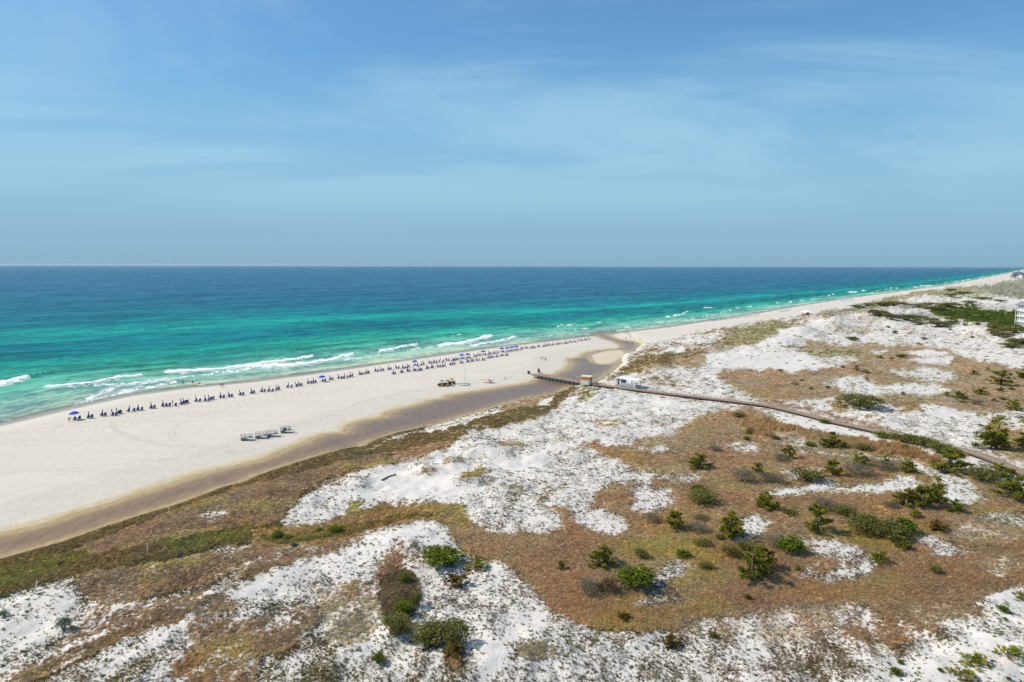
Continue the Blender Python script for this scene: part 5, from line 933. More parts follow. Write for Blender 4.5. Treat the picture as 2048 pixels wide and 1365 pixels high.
# ------------------------------------------------------------------ beach chairs and umbrellas
SEA_ANG = math.atan2(NN[1], NN[0])                     # chairs look out to sea along this angle
M_BLUE = mat('royal_blue_canvas', srgb(28, 74, 196), .8, .1, 3); M_NAVY = mat('navy_canvas', srgb(32, 66, 146), .85, .15, 3); M_NAVYD = mat('folded_navy_canvas', srgb(36, 42, 74), .85, .15, 3); M_WOOD = mat('chair_wood', srgb(150, 118, 86), .8, .15, 5); M_STEEL = mat('galvanised_metal', srgb(168, 172, 172), .45, .1, 4, .6)
def make_chair():
    c = thing('beach_chair', 'x', 'beach chair')
    MB().box((.0, 0, .33), (.72, .56, .08), Matrix.Rotation(R(-6), 3, 'Y')).build('seat_cushion', M_BLUE, c)
    k = MB().box((-.47, 0, .66), (.09, .56, .78), Matrix.Rotation(R(-20), 3, 'Y')).build('back_cushion', M_NAVY, c)
    MB().box((-.60, 0, .96), (.12, .46, .16), Matrix.Rotation(R(-20), 3, 'Y')).build('head_pillow', M_NAVY, k)
    f_ = MB()
    for s in (-.3, .3): f_.box((-.05, s, .25), (.9, .06, .07))
    f_.box((.42, 0, .25), (.06, .66, .07)); f_.box((-.5, 0, .25), (.06, .66, .07)); f_.build('frame', M_WOOD, c)
    for sx_ in (-.45, .36):
        for s in (-.3, .3): MB().box((sx_, s, .11), (.07, .06, .24)).build('leg', M_WOOD, c)
    for s in (-.3, .3): MB().tube([(-.45, s, .2), (-.62, s, .72)], .025, 5).build('back_strut', M_WOOD, c)
    return note(c)
def make_closed():
    c = thing('folded_umbrella', 'x', 'umbrella')
    MB().tube([(0, 0, -.2), (0, 0, 1.75)], .028, 6).build('pole', M_WOOD, c)
    MB().lathe([(.02, 1.98), (.07, 1.9), (.10, 1.6), (.13, 1.1), (.11, .86), (.05, .82)], 8).build('folded_canopy', M_NAVYD, c, True)
    MB().lathe([(.115, 1.24), (.125, 1.2), (.125, 1.16), (.115, 1.12)], 8).build('strap', M_BLUE, c); return note(c)
def make_open():
    c = thing('open_umbrella', 'x', 'umbrella')
    MB().tube([(0, 0, -.2), (0, 0, 2.12)], .03, 6).build('pole', M_WOOD, c)
    n = 8; v = []; f = []
    for ring, (r_, z) in enumerate(((.02, 2.3), (.45, 2.22), (.85, 2.04), (1.2, 1.78))):
        for k in range(n): a = 2 * math.pi * k / n; v.append((r_ * math.cos(a), r_ * math.sin(a), z))
    for ring in range(3):
        for k in range(n): k2 = (k + 1) % n; f.append((ring * n + k, ring * n + k2, ring * n + n + k2, ring * n + n + k))
    cn = MB().poly(v, f).build('canopy', M_BLUE, c)
    vv = MB(); b = [(1.2 * math.cos(2 * math.pi * k / n), 1.2 * math.sin(2 * math.pi * k / n)) for k in range(n)]
    for k in range(n):
        (x0, y0), (x1, y1) = b[k], b[(k + 1) % n]; vv.poly([(x0, y0, 1.78), (x1, y1, 1.78), (x1 * 1.01, y1 * 1.01, 1.62), (x0 * 1.01, y0 * 1.01, 1.62)], [(0, 1, 2, 3)])
    vv.build('valance', M_BLUE, cn); MB().lathe([(.0, 2.42), (.04, 2.36), (.03, 2.28)], 6).build('finial', M_WOOD, c)
    for k in range(n): a = 2 * math.pi * k / n; MB().tube([(0, 0, 1.7), (.75 * math.cos(a), .75 * math.sin(a), 2.03)], .012, 3, False).build('rib', M_STEEL, c)
    return note(c)
CHAIR, CLOSED, OPEN = make_chair(), make_closed(), make_open(); first = {}
def put(proto, px, py, label, group, rz=None, tilt=0.0):
    x, y, z = at(px, py); r_ = SEA_ANG + random.gauss(0, .12) if rz is None else rz
    if proto.name not in first: first[proto.name] = 1; o = proto; o.location = (x, y, z); o.rotation_euler = (0, 0, r_); o['label'] = label; o['group'] = group
    else: o = copy_tree(proto, None, (x, y, z), r_, None, label, group)
    if tilt: o.rotation_euler = (random.gauss(0, .04), -tilt, random.uniform(0, 6.28)) if False else (tilt * .2, -tilt, 0)
    return o
ROW1 = [(149, 841), (158, 839), (176, 837), (183, 836), (203, 832.5), (209.5, 832), (224, 832), (231, 831), (236, 828), (240, 827), (256, 824), (267, 823), (275, 821.5), (282.5, 821), (301, 817.5), (307.5, 817), (325, 813.5), (332, 813), (338.5, 812.5), (350.5, 812.5), (361, 810), (366, 808.5), (370, 807), (374, 806), (391, 804), (398.5, 803.5), (409.5, 803), (416, 802.5), (420.5, 800), (425, 799), (440, 796.5), (446.5, 796), (457, 794.5), (462.5, 794), (479, 791), (485, 790.5), (502, 787.8), (507, 787), (522, 784.5), (527.5, 784), (536.5, 783.3), (544, 783.3), (552, 781.5), (557, 780), (574, 776), (581.5, 775.5), (592.5, 774), (597, 772.5), (601.5, 772), (615, 768), (620.5, 767.5), (625, 766.5), (630, 766), (644, 764), (649, 763), (659, 760.5), (663.5, 760), (676, 758), (682, 757.6), (687, 757.3), (694, 756), (699, 755), (703, 754), (718.5, 750), (722.5, 749.7), (728.5, 748.8), (733, 748), (736.5, 747), (750, 744), (754.5, 743.5), (761, 742.6), (765, 742), (776, 740.3), (780.5, 739.8), (791, 737.8), (796, 737.6), (804.5, 737.6), (808.5, 737.4), (813, 736.6), (816.5, 735), (828, 732), (833.5, 731.6), (841.5, 731), (846, 730.3), (857.5, 727.6), (861.5, 727.2), (867, 726), (871, 725.6), (877, 725), (885, 724.4), (892, 722.2), (896.5, 722), (905, 722), (908.5, 721.4), (912, 720.6), (915.5, 720), (922, 718.6), (926, 718), (933, 717), (938, 716.6), (948, 714), (951, 713.8), (956, 712.6), (959, 712), (965, 711), (970, 710.6), (977, 709), (980.5, 708.6), (986, 708.4), (990, 708), (995, 707.5), (1002, 705), (1006, 704.6), (1013, 704), (1018, 703.4), (1022, 702.4), (1026, 702), (1031, 701), (1035, 700.4), (1041, 699), (1044, 698.8), (1050, 697.7), (1053.5, 697.4), (1060, 697.4), (1063, 697), (1066, 696.8), (1068.5, 696.4), (1075, 694.6), (1078, 694.4), (1086, 694.2), (1088.5, 693.8), (1092, 692.4), (1096, 692), (1099, 691.6), (1104, 691), (1106.5, 690.6), (1113, 690), (1115.5, 689.7), (1118.5, 689), (1123, 688.4), (1129, 688.4), (1132, 688), (1135, 687.4), (1139.5, 685.6), (1143, 685.3), (1148, 685.2), (1150.5, 684.9), (1156.5, 682.9), (1161.5, 682.4), (1163.5, 682), (1169, 681.4), (1171, 681.2), (1176, 680), (1178.5, 679.7)]
UMB1 = [179.5, 206.5, 226, 235.5, 260.5, 278.5, 303, 328, 345.5, 363, 368, 394, 411.5, 419, 442, 458, 481, 503, 525, 540, 553.5, 557.5, 578, 593, 597.5, 616.5, 627, 660, 677.5, 690, 702, 705.5, 719, 733.5, 751, 761.5, 777.5, 792, 805.5, 815.5, 844, 847, 858, 867.5, 881, 892.5, 904.5, 912.5, 948, 956.5, 978, 989.5, 995, 1042.5, 1051, 1066, 1076, 1086.5, 1091.5, 1097, 1105, 1113.5, 1120, 1129.5, 1133, 1140, 1148.5, 1156, 1161.5, 1170, 1177]
ROW2 = [(785, 749), (788.5, 748.8), (801, 746.4), (804, 746), (814, 743.8), (817.5, 743.6), (826.5, 742.8), (830, 742.6), (836, 742.2), (839, 741.7), (842, 741), (852, 738.5), (855, 738.2), (861.5, 736.6), (864.5, 736.2), (874.5, 735), (879, 734.6), (884.5, 734.4), (888, 733.4), (899.5, 730.7), (903, 730.4), (908, 729.7), (920.5, 727.2), (924, 726.8), (933, 725), (936, 724.7), (942, 723.7), (945, 723.4), (952, 722.2), (956.5, 721.8), (964, 721.6), (967.5, 721.2), (974, 717.6), (978, 716.8), (981.5, 716.2), (984.5, 715.8), (991, 714.6), (994, 714.3), (1001, 712.7), (1004.5, 712.6), (1011, 712), (1014, 711.6)]
UMB2 = [787.5, 803.5, 815.5, 827.5, 838, 854, 864, 875, 886, 891, 902, 907, 921, 934.5, 942.5, 953, 965, 977, 981]
OPENU = [(150, 840, 'open blue umbrella shading chairs with a person stooping beside it'), (645, 764, 'single open blue umbrella in the long line of folded ones'), (830, 732, 'open blue umbrella where the second chair row begins'), (924, 718.5, 'first open blue umbrella of the pair above the beach buggies'), (936, 717, 'larger open blue umbrella of the pair above the beach buggies'), (967, 711, 'lone open blue umbrella between folded ones in the front row'), (1004, 705, 'open blue umbrella that starts the cluster of four'), (1015, 704, 'second open blue umbrella of the cluster of four'), (1024, 702.4, 'third open blue umbrella of the cluster of four'), (1033, 701, 'last open blue umbrella of the cluster of four')]
G1, G2, G3 = 'blue chairs in the front row along the surf', 'blue chairs in the second row', 'dark chairs on the far beach beyond the outlet'
L1, L2 = 'blue cushioned beach chair in the long front row facing the surf', 'blue cushioned beach chair in the shorter second row'
for px, py in ROW1: put(CHAIR, px, py, 'blue cushioned beach chair under an open blue umbrella in the front row' if min(abs(px - u[0]) for u in OPENU) < 7 else L1, G1)
for px, py in ROW2: put(CHAIR, px, py, L2, G2)
r1 = np.array(ROW1); r2 = np.array(ROW2)
for u in UMB1: put(CLOSED, u, float(np.interp(u, r1[:, 0], r1[:, 1])) + .4, 'folded navy umbrella standing between front row chairs', 'folded umbrellas of the front row', tilt=random.gauss(.10, .05))
for u in UMB2: put(CLOSED, u, float(np.interp(u, r2[:, 0], r2[:, 1])) + .3, 'folded navy umbrella standing between second row chairs', 'folded umbrellas of the second row', tilt=random.gauss(.10, .05))
for px, py, lab in OPENU: put(OPEN, px, py, lab, 'open blue umbrellas', tilt=.08)
for i in range(24):
    t = i / 23; px = 1424 + t * 93; py = 643 - t * 11.4 + .6 * math.sin(i * 2.1)
    put(CHAIR, px, py, 'dark looking beach chair in the long far row beyond the outlet', G3)
    if i % 3 == 1: put(CLOSED, px + 1.2, py, 'folded umbrella in the long far row beyond the outlet', 'folded umbrellas beyond the outlet', tilt=.1)
for i in range(8): put(CHAIR, 1559 + i * 2.8, 624.4 - i * .45, 'dark looking beach chair in the short farthest row', 'chairs of the farthest row')
for i in range(5): put(OPEN, 1684 + i * 5.2, 605.2 - i * .75, 'tiny open umbrella far down the beach', 'umbrellas far down the beach')
for i in range(4): put(OPEN, 1972 + i * 4, 562 - i * .6, 'faint umbrella at the far end of the beach', 'umbrellas at the end of the beach')

# ------------------------------------------------------------------ beach buggies
M_BLACK = mat('black_plastic', srgb(34, 34, 36), .6, .15, 5); M_TYRE = mat('tyre_rubber', srgb(30, 30, 32), .85, .15, 6); M_AMB = mat('amber_paint', srgb(206, 138, 40), .5, .1, 4); M_RIM = mat('pale_rim', srgb(196, 178, 96), .5, .1, 5); M_YEL = mat('yellow_paint', srgb(240, 190, 40), .5, .08, 3); M_CYAN = mat('cyan_hull', srgb(28, 136, 190), .35, .08, 2); M_ORBD = mat('orange_board', srgb(226, 96, 40), .45, .08, 2); M_WBD = mat('white_board', (.8, .79, .74), .4, .05, 2)
def wheel(parent, x, y, z, r, w, rim):
    t = MB().lathe([(r * .55, -w / 2), (r * .92, -w / 2), (r, -w * .3), (r, w * .3), (r * .92, w / 2), (r * .55, w / 2)], 14, axis='y').build('wheel', M_TYRE, parent, True); t.location = (x, y, z)
    MB().lathe([(.02, -w * .46), (r * .56, -w * .46), (r * .56, w * .46), (.02, w * .46)], 12, axis='y').build('rim', rim, t); return t
def buggy():
    b = thing('beach_buggy', 'x', 'buggy')
    for x in (-.95, .95):
        for y in (-.62, .62): wheel(b, x, y, .33, .33, .28, M_RIM)
    MB().box((0, 0, .42), (2.4, .9, .26)).build('chassis', M_BLACK, b)
    MB().poly([(1.35, -.5, .5), (1.35, .5, .5), (.45, .55, .5), (.45, -.55, .5), (1.2, -.42, .82), (1.2, .42, .82), (.45, .5, 1.0), (.45, -.5, 1.0)], [(0, 1, 5, 4), (4, 5, 6, 7), (0, 4, 7, 3), (1, 2, 6, 5), (3, 7, 6, 2), (0, 3, 2, 1)]).build('bonnet', M_BLACK, b)
    for y in (-.62, .62): 
        MB().box((0.0, y, .66), (1.0, .06, .5)).build('door', M_AMB, b)
        for x in (-.95, .95): MB().box((x, y, .74), (.7, .3, .07)).build('fender', M_BLACK, b)
    for y in (-.3, .3):
        s = MB().box((-.2, y, .72), (.5, .46, .14)).build('seat', M_BLACK, b); MB().box((-.44, y, 1.02), (.12, .46, .56), Matrix.Rotation(R(-12), 3, 'Y')).build('seat_back', M_AMB, s)
    MB().box((-.95, 0, .78), (.85, 1.1, .1)).build('cargo_bed', M_BLACK, b)
    for y in (-.58, .58): MB().tube([(.5, y, .95), (.15, y, 1.72), (-.55, y, 1.76), (-.7, y, .8)], .035, 6).build('roll_bar', M_BLACK, b)
    MB().box((-.2, 0, 1.8), (1.1, 1.3, .07)).build('roof', M_BLACK, b)
    for y in (-.33, .33): MB().lathe([(.0, .04), (.09, .03), (.1, -.03)], 8, (1.3, y, .68), 'x').build('headlight', M_WBD, b)
    st = MB().tube([(.5, .3, .9), (.3, .3, 1.08)], .02, 5).build('steering_column', M_BLACK, b); MB().lathe([(.16, -.015), (.18, 0), (.16, .015)], 10, (.3, .3, 1.08), 'x').build('steering_wheel', M_BLACK, st)
    return note(b)
BG = buggy()
for i, (px, py, rz, lab) in enumerate(((883, 772.5, R(205), 'black and amber beach buggy parked nearest the lagoon bank in the trio'), (894, 771.5, R(195), 'black and amber beach buggy in the middle of the parked trio'), (903, 768.5, R(200), 'black and amber beach buggy parked behind the other two'))):
    x, y, z = at(px, py)
    if i == 0: BG.location = (x, y, z); BG.rotation_euler = (0, 0, rz); BG['label'] = lab; BG['group'] = 'parked beach buggies'
    else: copy_tree(BG, None, (x, y, z), rz, None, lab, 'parked beach buggies')
# ------------------------------------------------------------------ chair trailers
def trailer(poles):
    t = thing('chair_trailer', 'x', 'trailer')
    MB().box((.1, 0, .55), (2.9, 1.5, .09)).build('bed', M_STEEL, t)
    for x in (-1.0, -.45):
        for y in (-.86, .86): wheel(t, x, y, .32, .32, .26, M_RIM)
    for s in (-1, 1): 
        k = MB(); k.tube([(-1.35, s * .75, 1.35), (1.55, s * .75, 1.35)], .045, 5); k.tube([(-1.35, s * .75, .95), (1.55, s * .75, .95)], .03, 5)
        k.build('side_rail', M_STEEL, t)
        for x in (-1.35, -.4, .6, 1.55): MB().tube([(x, s * .75, .55), (x, s * .75, 1.35)], .035, 5).build('stake', M_STEEL, t)
    for x in (-1.35, 1.55): MB().tube([(x, -.75, 1.35), (x, .75, 1.35)], .045, 5).build('end_rail', M_STEEL, t)
    MB().tube([(1.5, 0, .5), (2.4, 0, .42)], .05, 6).build('tow_bar', M_STEEL, t)
    MB().box((2.25, 0, .2), (.08, .08, .45)).build('jack_leg', M_BLACK, t)
    MB().box((1.0, .2, .68), (.6, .5, .18)).build('cargo_crate', M_BLACK, t)
    if poles:
        for x, y in ((-.9, -.4), (-.2, .3), (.2, -.2), (.9, .4), (1.0, -.5)): MB().tube([(x, y, .6), (x + random.uniform(-.1, .1), y, random.uniform(1.7, 2.2))], .035, 5).build('upright_pole', M_STEEL, t)
        MB().box((-.2, 0, .85), (.9, .6, .5)).build('stacked_cushions', M_NAVYD, t)
    t.scale = (.88, .88, .95); return note(t)
TRL = trailer(False); TRP = trailer(True)
for i, (px, py, rz, lab) in enumerate(((493, 880, R(14), 'flat grey chair trailer parked a little apart from the other three'), (522, 876, R(14), 'flat grey chair trailer between the lone one and another flat one'), (544, 872.5, R(16), 'flat grey chair trailer between another flat one and the pole trailer'))):
    x, y, z = at(px, py)
    if i == 0: TRL.location = (x, y, z); TRL.rotation_euler = (0, 0, rz); TRL['label'] = lab; TRL['group'] = 'chair trailers parked on the sand'
    else: copy_tree(TRL, None, (x, y, z), rz, None, lab, 'chair trailers parked on the sand')
x, y, z = at(571, 865); TRP.location = (x, y, z); TRP.rotation_euler = (0, 0, R(20)); TRP['label'] = 'grey chair trailer carrying upright poles'; TRP['group'] = 'chair trailers parked on the sand'
# ------------------------------------------------------------------ small catamaran with bare mast
def hull_mesh(L, w, h, m_, name, par, loc=(0, 0, 0), flat=False):
    k = MB(); n = 9; rings = []
    for i in range(n):
        t = i / (n - 1); s = max(.06, math.sin(math.pi * min(1, t * .92 + .05)) ** .55); rise = .25 * h * (t ** 3) * (0 if flat else 1)
        k.v += [((t - .5) * L, -w / 2 * s, h + rise + loc[2]), ((t - .5) * L, -w * .42 * s, h * .35 + rise + loc[2]), ((t - .5) * L, 0, rise * .6 + loc[2]), ((t - .5) * L, w * .42 * s, h * .35 + rise + loc[2]), ((t - .5) * L, w / 2 * s, h + rise + loc[2])]
    for i in range(n - 1):
        for j in range(4): k.f.append((i * 5 + j, i * 5 + j + 1, i * 5 + 6 + j, i * 5 + 5 + j))
        k.f.append((i * 5 + 4, i * 5, i * 5 + 5, i * 5 + 9))
    k.f += [(4, 3, 2, 1, 0), tuple(range((n - 1) * 5, n * 5))]
    k.v = [(a + loc[0], b + loc[1], c) for a, b, c in k.v]
    return k.build(name, m_, par, True)
x, y, z = at(927, 771); ct = thing('beach_catamaran', 'small blue catamaran with a tall bare mast beached on the sand', 'catamaran', (x, y, z), R(-12))
for s in (-.7, .7): hull_mesh(4.2, .42, .5, M_CYAN if s > 0 else M_WBD, 'hull', ct, (0, s, 0))
for xx in (-.9, .75): MB().tube([(xx, -.75, .55), (xx, .75, .55)], .05, 6).build('cross_beam', M_STEEL, ct)
MB().box((-.1, 0, .56), (1.6, 1.2, .03)).build('trampoline', M_CYAN, ct)
ms = MB().tube([(.6, 0, .5), (.62, .02, 5.2)], [.055, .04], 6).build('mast', mat('dark_mast', srgb(120, 104, 98), .5, .1, 2, .3), ct); 
MB().box((-1.9, 0, .5), (.06, 1.3, .05)).build('tiller_bar', M_STEEL, ct)
for s in (-.7, .7): MB().box((-2.12, s, .35), (.1, .05, .6)).build('rudder', M_WBD, ct)
# the mast reads about 6 m above the hull in the photo
ms.scale = (1, 1, 1.2)
# ------------------------------------------------------------------ board rack
x, y, z = at(973, 765.5); rk = thing('board_rack', 'low rack on splayed legs holding coloured boards', 'rack', (x, y, z), R(-16))
for xx in (-.9, 1.0):
    MB().tube([(xx, -1.0, .8), (xx, 1.0, .8)], .05, 6).build('cross_bar', M_WBD, rk)
    for s in (-1, 1): MB().tube([(xx, s * .75, .8), (xx + .05, s * 1.0, 0)], .045, 6).build('leg', M_WBD, rk)
for k_, (oy, oz, m_, lab, ox) in enumerate(((-.72, .86, M_CYAN, 'blue nosed board at the front of the rack', -.55), (-.05, .86, M_ORBD, 'orange red board lying in the middle of the rack', .0), (.6, .86, M_YEL, 'yellow board at the back of the rack', .7))):
    b = thing('paddle_board', lab, 'board', (x, y, z), R(-16), 'boards on the rack')
    h = hull_mesh(3.6, .62, .14, m_ if k_ != 0 else M_WBD, 'hull', b, (ox, oy, oz), True)
    if k_ == 0: MB().box((-1.45 + ox + .35, oy, oz + .16), (.9, .42, .03)).build('deck_pad', M_CYAN, b)
    else: MB().box((ox + .2, oy, oz + .165), (.9, .34, .03)).build('deck_pad', M_WBD if k_ == 1 else M_ORBD, b)
    MB().box((1.5 + ox, oy, oz - .1), (.25, .03, .2)).build('fin', M_BLACK, b)
sl = thing('folded_sail', 'white folded sail leaning at the end of the board rack', 'sail', (x + 1.7, y - .2, z), R(-16)); MB().poly([(-.8, -.05, 0), (1.0, -.1, 0), (.5, .15, 1.5), (-.6, .25, 1.0), (-.8, .08, 0), (1.0, .06, 0), (.45, .25, 1.5), (-.65, .35, 1.0)], [(0, 1, 2, 3), (7, 6, 5, 4), (0, 4, 5, 1), (1, 5, 6, 2), (2, 6, 7, 3), (3, 7, 4, 0)]).build('cloth', M_WBD, sl); MB().tube([(1.0, -.02, 0), (.48, .2, 1.55)], .03, 5).build('spar', M_BLUEG, sl)
for (px, py, lab, rz) in ((384, 770.5, 'long pale board carried by two people in the shallows', R(8)), (405, 772.5, 'long pale board dragged nose down by one person in the shallows', R(-28))):
    x, y, z = at(px, py, 0.0); b = thing('paddle_board', lab, 'board', (x, y, z + .25), rz); hull_mesh(4.4, .7, .14, mat('ivory_board', srgb(226, 214, 176), .4, .06, 2), 'hull', b, (0, 0, .1), True); MB().box((.2, 0, .27), (1.1, .4, .03)).build('deck_pad', M_WBD, b)

# ------------------------------------------------------------------ people
def skinned(name, chains, m_):
    """one continuous skin over jointed chains: list of (points, radii); shared points join the chains"""
    V, E, RD = [], [], []; key = {}
    for pts, rad in chains:
        last = None
        for p, r_ in zip(pts, rad):
            kk = tuple(round(c, 3) for c in p)
            if kk not in key: key[kk] = len(V); V.append(p); RD.append(r_)
            i = key[kk]
            if last is not None and last != i: E.append((last, i))
            last = i
    me = bpy.data.meshes.new(name); me.from_pydata(V, E, []); o = bpy.data.objects.new(name, me); COL.objects.link(o)
    sk = o.modifiers.new('skin', 'SKIN'); sk.use_smooth_shade = True
    for i, r_ in enumerate(RD): me.skin_vertices[0].data[i].radius = (r_, r_) if not hasattr(r_, '__len__') else r_
    me.skin_vertices[0].data[0].use_root = True
    sb = o.modifiers.new('sub', 'SUBSURF'); sb.levels = 1; sb.render_levels = 1
    dg = bpy.context.evaluated_depsgraph_get(); out = bpy.data.meshes.new_from_object(o.evaluated_get(dg)); out.name = name
    bpy.data.objects.remove(o); out.materials.clear(); out.materials.append(m_); out.polygons.foreach_set('use_smooth', [True] * len(out.polygons)); return out
M_SKIN = mat('skin', srgb(196, 142, 112), .6, .06, 3); M_HAIR = mat('hair', srgb(52, 40, 32), .8, .15, 6)
def pose(kind):
    """joints of a 1.72 m figure facing +x"""
    J = dict(pel=(0, 0, .95), ch=(0, 0, 1.28), nk=(0, 0, 1.47), hd=(.02, 0, 1.6), tp=(.02, 0, 1.7))
    for s, n in ((-1, 'l'), (1, 'r')):
        sw = .22 * s if kind == 'walk' else .03 * s
        J['hp' + n] = (0, s * .1, .9); J['kn' + n] = (sw * .55 + .03, s * .11, .5); J['an' + n] = (sw, s * .11, .08); J['to' + n] = (sw + .17, s * .12, .03)
        J['sh' + n] = (0, s * .19, 1.42); J['el' + n] = (-sw * .5 - .02, s * .25, 1.14); J['wr' + n] = (-sw * .8 + .08, s * .25, .90); J['ha' + n] = (-sw * .9 + .12, s * .24, .80)
    if kind == 'bend':
        for k in ('ch', 'nk', 'hd', 'tp'):
            x, y, z = J[k]; d = z - .95; J[k] = (d * .88 + .02, 0, .97 + d * .30)
        for s, n in ((-1, 'l'), (1, 'r')): J['sh' + n] = (.44, s * .19, 1.08); J['el' + n] = (.52, s * .2, .80); J['wr' + n] = (.6, s * .16, .56); J['ha' + n] = (.64, s * .15, .47)
    if kind == 'sit':
        for k in list(J): x, y, z = J[k]; J[k] = (x, y, z - .78)
        for s, n in ((-1, 'l'), (1, 'r')): J['kn' + n] = (.42, s * .14, .42); J['an' + n] = (.58, s * .13, .06); J['to' + n] = (.74, s * .13, .04); J['ha' + n] = (.3, s * .2, .36); J['wr' + n] = (.25, s * .21, .38)
    if kind == 'carry':
        for s, n in ((-1, 'l'), (1, 'r')): J['el' + n] = (.08, s * .27, 1.16); J['wr' + n] = (.26, s * .2, 1.0); J['ha' + n] = (.34, s * .18, .98)
    return J
def body(kind):
    J = pose(kind); ch = [([J['pel'], J['ch'], J['nk'], J['hd'], J['tp']], [(.15, .12), (.16, .11), .055, .095, .06])]
    for n in 'lr':
        s = -1 if n == 'l' else 1
        ch.append(([J['pel'], J['hp' + n], J['kn' + n], J['an' + n], J['to' + n]], [(.15, .12), .085, .06, .04, .03]))
        ch.append(([J['ch'], J['sh' + n], J['el' + n], J['wr' + n], J['ha' + n]], [(.16, .11), .062, .046, .034, .038]))
        hx, hy, hz = J['ha' + n]; wx, wy, wz = J['wr' + n]; dv_ = Vector((hx - wx, hy - wy, hz - wz)).normalized()
        for f_ in range(4):
            q = Vector((hx, hy, hz)) + Vector((0, (f_ - 1.5) * .02, 0)); ch.append(([J['ha' + n], tuple(q + dv_ * .05), tuple(q + dv_ * (.085 - .01 * abs(f_ - 1.3)) + Vector((.008, 0, 0)))], [.038, .010, .008]))
        ch.append(([J['ha' + n], (hx + .03, hy - s * .02, hz + .0), (hx + .055, hy - s * .025, hz - .03)], [.038, .011, .008]))
    hx, hy, hz = J['hd']; ch.append(([J['hd'], (hx + .105, hy, hz - .01)], [.095, .016]))
    bm = skinned('body', ch, M_SKIN)
    up1 = [([J['pel'], J['ch'], J['nk']], [(.165, .135), (.175, .125), .085])]; lo1 = [([J['ch'], J['pel']], [(.155, .12), (.17, .14)])]
    for n in 'lr':
        up1.append(([J['ch'], J['sh' + n], tuple(np.array(J['sh' + n]) * .4 + np.array(J['el' + n]) * .6)], [(.175, .125), .078, .07]))
        lo1.append(([J['pel'], J['hp' + n], tuple(np.array(J['hp' + n]) * .25 + np.array(J['kn' + n]) * .75)], [(.17, .14), .105, .09]))
    sh = skinned('shirt', up1, M_WHITE); so = skinned('shorts', lo1, M_NAVY)
    t = Vector(J['tp']); hd = Vector(J['hd']); ax = (t - hd).normalized()
    hr = skinned('hair', [([tuple(hd - Vector((.045, 0, 0)) - ax * .04), tuple(hd - Vector((.03, 0, 0)) + ax * .05), tuple(t + ax * .005)], [.085, .10, .075])], M_HAIR)
    return bm, sh, so, hr
BODY = {k: body(k) for k in ('stand', 'walk', 'bend', 'sit', 'carry')}
CL = {'w': mat('white_cotton', (.75, .75, .73), .9, .05, 4), 'k': mat('black_cotton', srgb(38, 38, 44), .9, .1, 4), 'b': mat('blue_cotton', srgb(60, 90, 150), .9, .1, 4), 'r': mat('red_cotton', srgb(190, 60, 52), .9, .1, 4), 'p': mat('pink_cotton', srgb(206, 140, 130), .9, .1, 4), 't': mat('teal_cotton', srgb(56, 116, 112), .9, .1, 4), 'n': mat('navy_cotton', srgb(36, 46, 80), .9, .1, 4), 'g': mat('grey_cotton', srgb(130, 130, 132), .9, .1, 4)}
def person(px, py, kind, rz, top, bot, label, z=None, group=None):
    if z is None: x, y, zz = at(px, py, -.5)
    else: zz = z; x, y = [float(c) for c in unproject(px, py, z)]
    p = thing('person', label, 'person', (x, y, zz), rz, group); bm, sh, so, hr = BODY[kind]
    obj('body', bm, p)
    for nm, me, c in (('shirt', sh, top), ('shorts', so, bot)):
        o_ = obj(nm, me, p); o_.material_slots[0].link = 'OBJECT'; o_.material_slots[0].material = CL[c]
    obj('hair', hr, p); return p
DECKZ = lambda px: float(np.interp(px, [a[0] for a in WALK], [a[2] for a in WALK])) + .03
person(138, 844, 'bend', R(-20), 'r', 'k', 'person in a red top stooping beside the open umbrella')
person(366, 770, 'carry', R(0), 'k', 'k', 'person in black at the rear of the long board in the shallows'); person(385.5, 770, 'carry', R(0), 'k', 'n', 'person in black holding the middle of the long board in the shallows'); person(398, 771, 'bend', R(-20), 'b', 'k', 'person leaning over the nose down board in the shallows')
person(442, 776, 'walk', R(60), 'k', 'k', 'walker in black strolling by the swash beside a companion'); person(446.5, 776, 'walk', R(60), 'p', 'n', 'walker in a pale top strolling by the swash beside a companion')
for px, py, k_, t_, b_, lab in ((1083, 721, 'walk', 'k', 'r', 'person in black top and red shorts in the small group on the sand'), (1086.5, 719.5, 'stand', 'w', 'r', 'person in white top at the middle of the small group on the sand'), (1090, 722, 'walk', 'n', 'p', 'person in navy top in the small group on the sand'), (1093, 722.5, 'bend', 'k', 'k', 'person bending at the edge of the small group on the sand')): person(px, py, k_, R(200), t_, b_, lab)
x, y, z = at(1077.5, 745); p = person(1077.5, 745, 'sit', R(120), 'k', 'k', 'person in black sitting on the timber bin by the footbridge'); p.location.z = z + .92
person(1146.5, 760, 'walk', R(190), 'w', 'n', 'walker in white top and navy shorts crossing the footbridge', DECKZ(1147)); person(1155, 760.5, 'walk', R(190), 'w', 'w', 'walker all in white crossing the footbridge', DECKZ(1155))
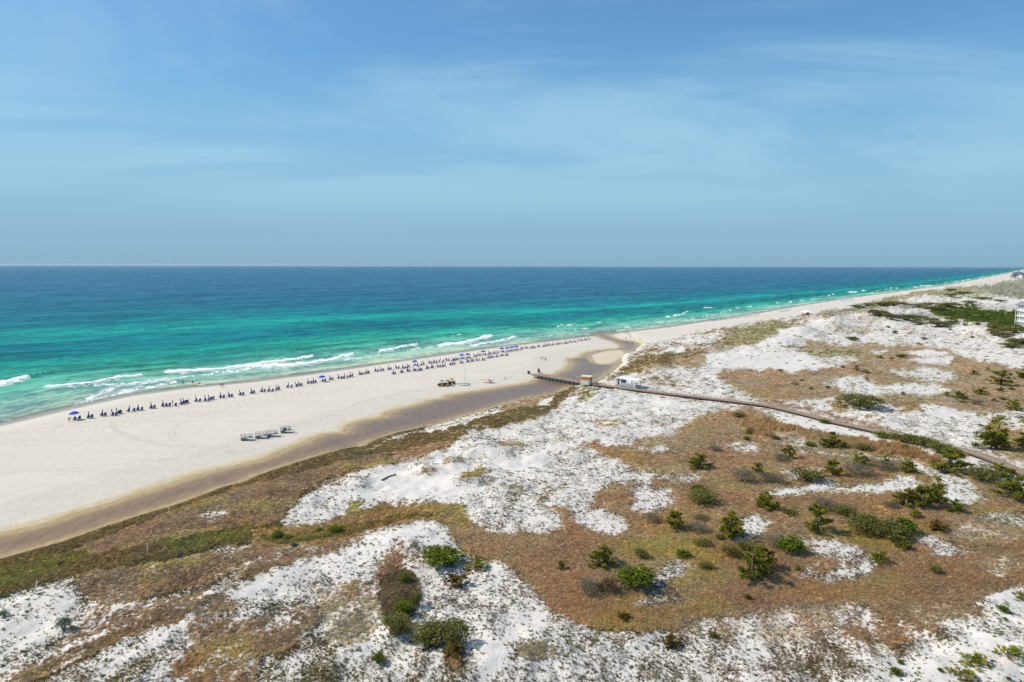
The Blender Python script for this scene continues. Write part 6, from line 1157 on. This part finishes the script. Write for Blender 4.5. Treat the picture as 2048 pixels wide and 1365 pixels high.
person(1538, 811.5, 'walk', R(170), 'w', 'b', 'walker in white alone on the boardwalk', DECKZ(1538))
person(1010, 759, 'sit', R(150), 'w', 'w', 'person in white sitting alone on open sand near the board rack')
for i, (px, py, k_, t_, b_) in enumerate(((1251, 670, 'stand', 'k', 'n'), (1255, 669.5, 'walk', 'n', 'k'), (1258, 671, 'stand', 'w', 'b'), (1261, 677, 'walk', 'k', 'k'), (1226, 673, 'walk', 'p', 'n'), (1248, 681, 'stand', 'w', 'p'), (1252.5, 679.5, 'walk', 'p', 'r'), (1264.5, 690, 'walk', 'g', 'n'), (1280, 682, 'stand', 't', 'g'), (1240.5, 702, 'walk', 'k', 'k'))):
    person(px, py, k_, R(40 * i), t_, b_, ['person in dark clothes standing at the tip of the spit by the outlet', 'walker in navy close beside the dark clothed person on the spit', 'person in white top standing on the spit by the outlet', 'walker in black on the inner side of the spit', 'walker in pink wading at the mouth of the outlet', 'person in white top at the water edge of the spit', 'walker in pink and red at the water edge of the spit', 'walker in grey wading in the bend of the outlet', 'person in teal standing at the inner end of the spit', 'walker in black wading at the narrows above the tan sandbar'][i])
for px, py, t_, lab in ((868, 727, 'r', 'person in red sitting among front row chairs'), (886, 725.5, 'p', 'person in pink sitting on the sand among front row chairs'), (908, 722, 'r', 'person in red sitting beside the paired open umbrellas')): person(px, py, 'sit', SEA_ANG, t_, 'k', lab)
for px, py, lab in ((1624, 616, 'distant person standing on the far beach above the kiosk'), (1641, 613, 'distant dark figure on the far beach near the waterline'), (1748, 605, 'distant dark figure at the foot of the far dunes'), (1521, 644, 'distant person where the far beach meets the grass')): person(px, py, 'stand', 0, 'k', 'k', lab)
# ------------------------------------------------------------------ sea haze
m, nt, o = newmat('haze'); v = nd(nt, 'ShaderNodeVolumePrincipled', {'Color': (.62, .79, .93, 1), 'Density': 2.0e-5, 'Anisotropy': .25}); nt.links.new(v.outputs[0], o.inputs['Volume'])
hb = MB().box((0, 22000, 26), (110000, 52000, 66)).build('haze', m); tag(hb, 'thin salt haze lying over sea and shore', 'haze', kind='stuff')
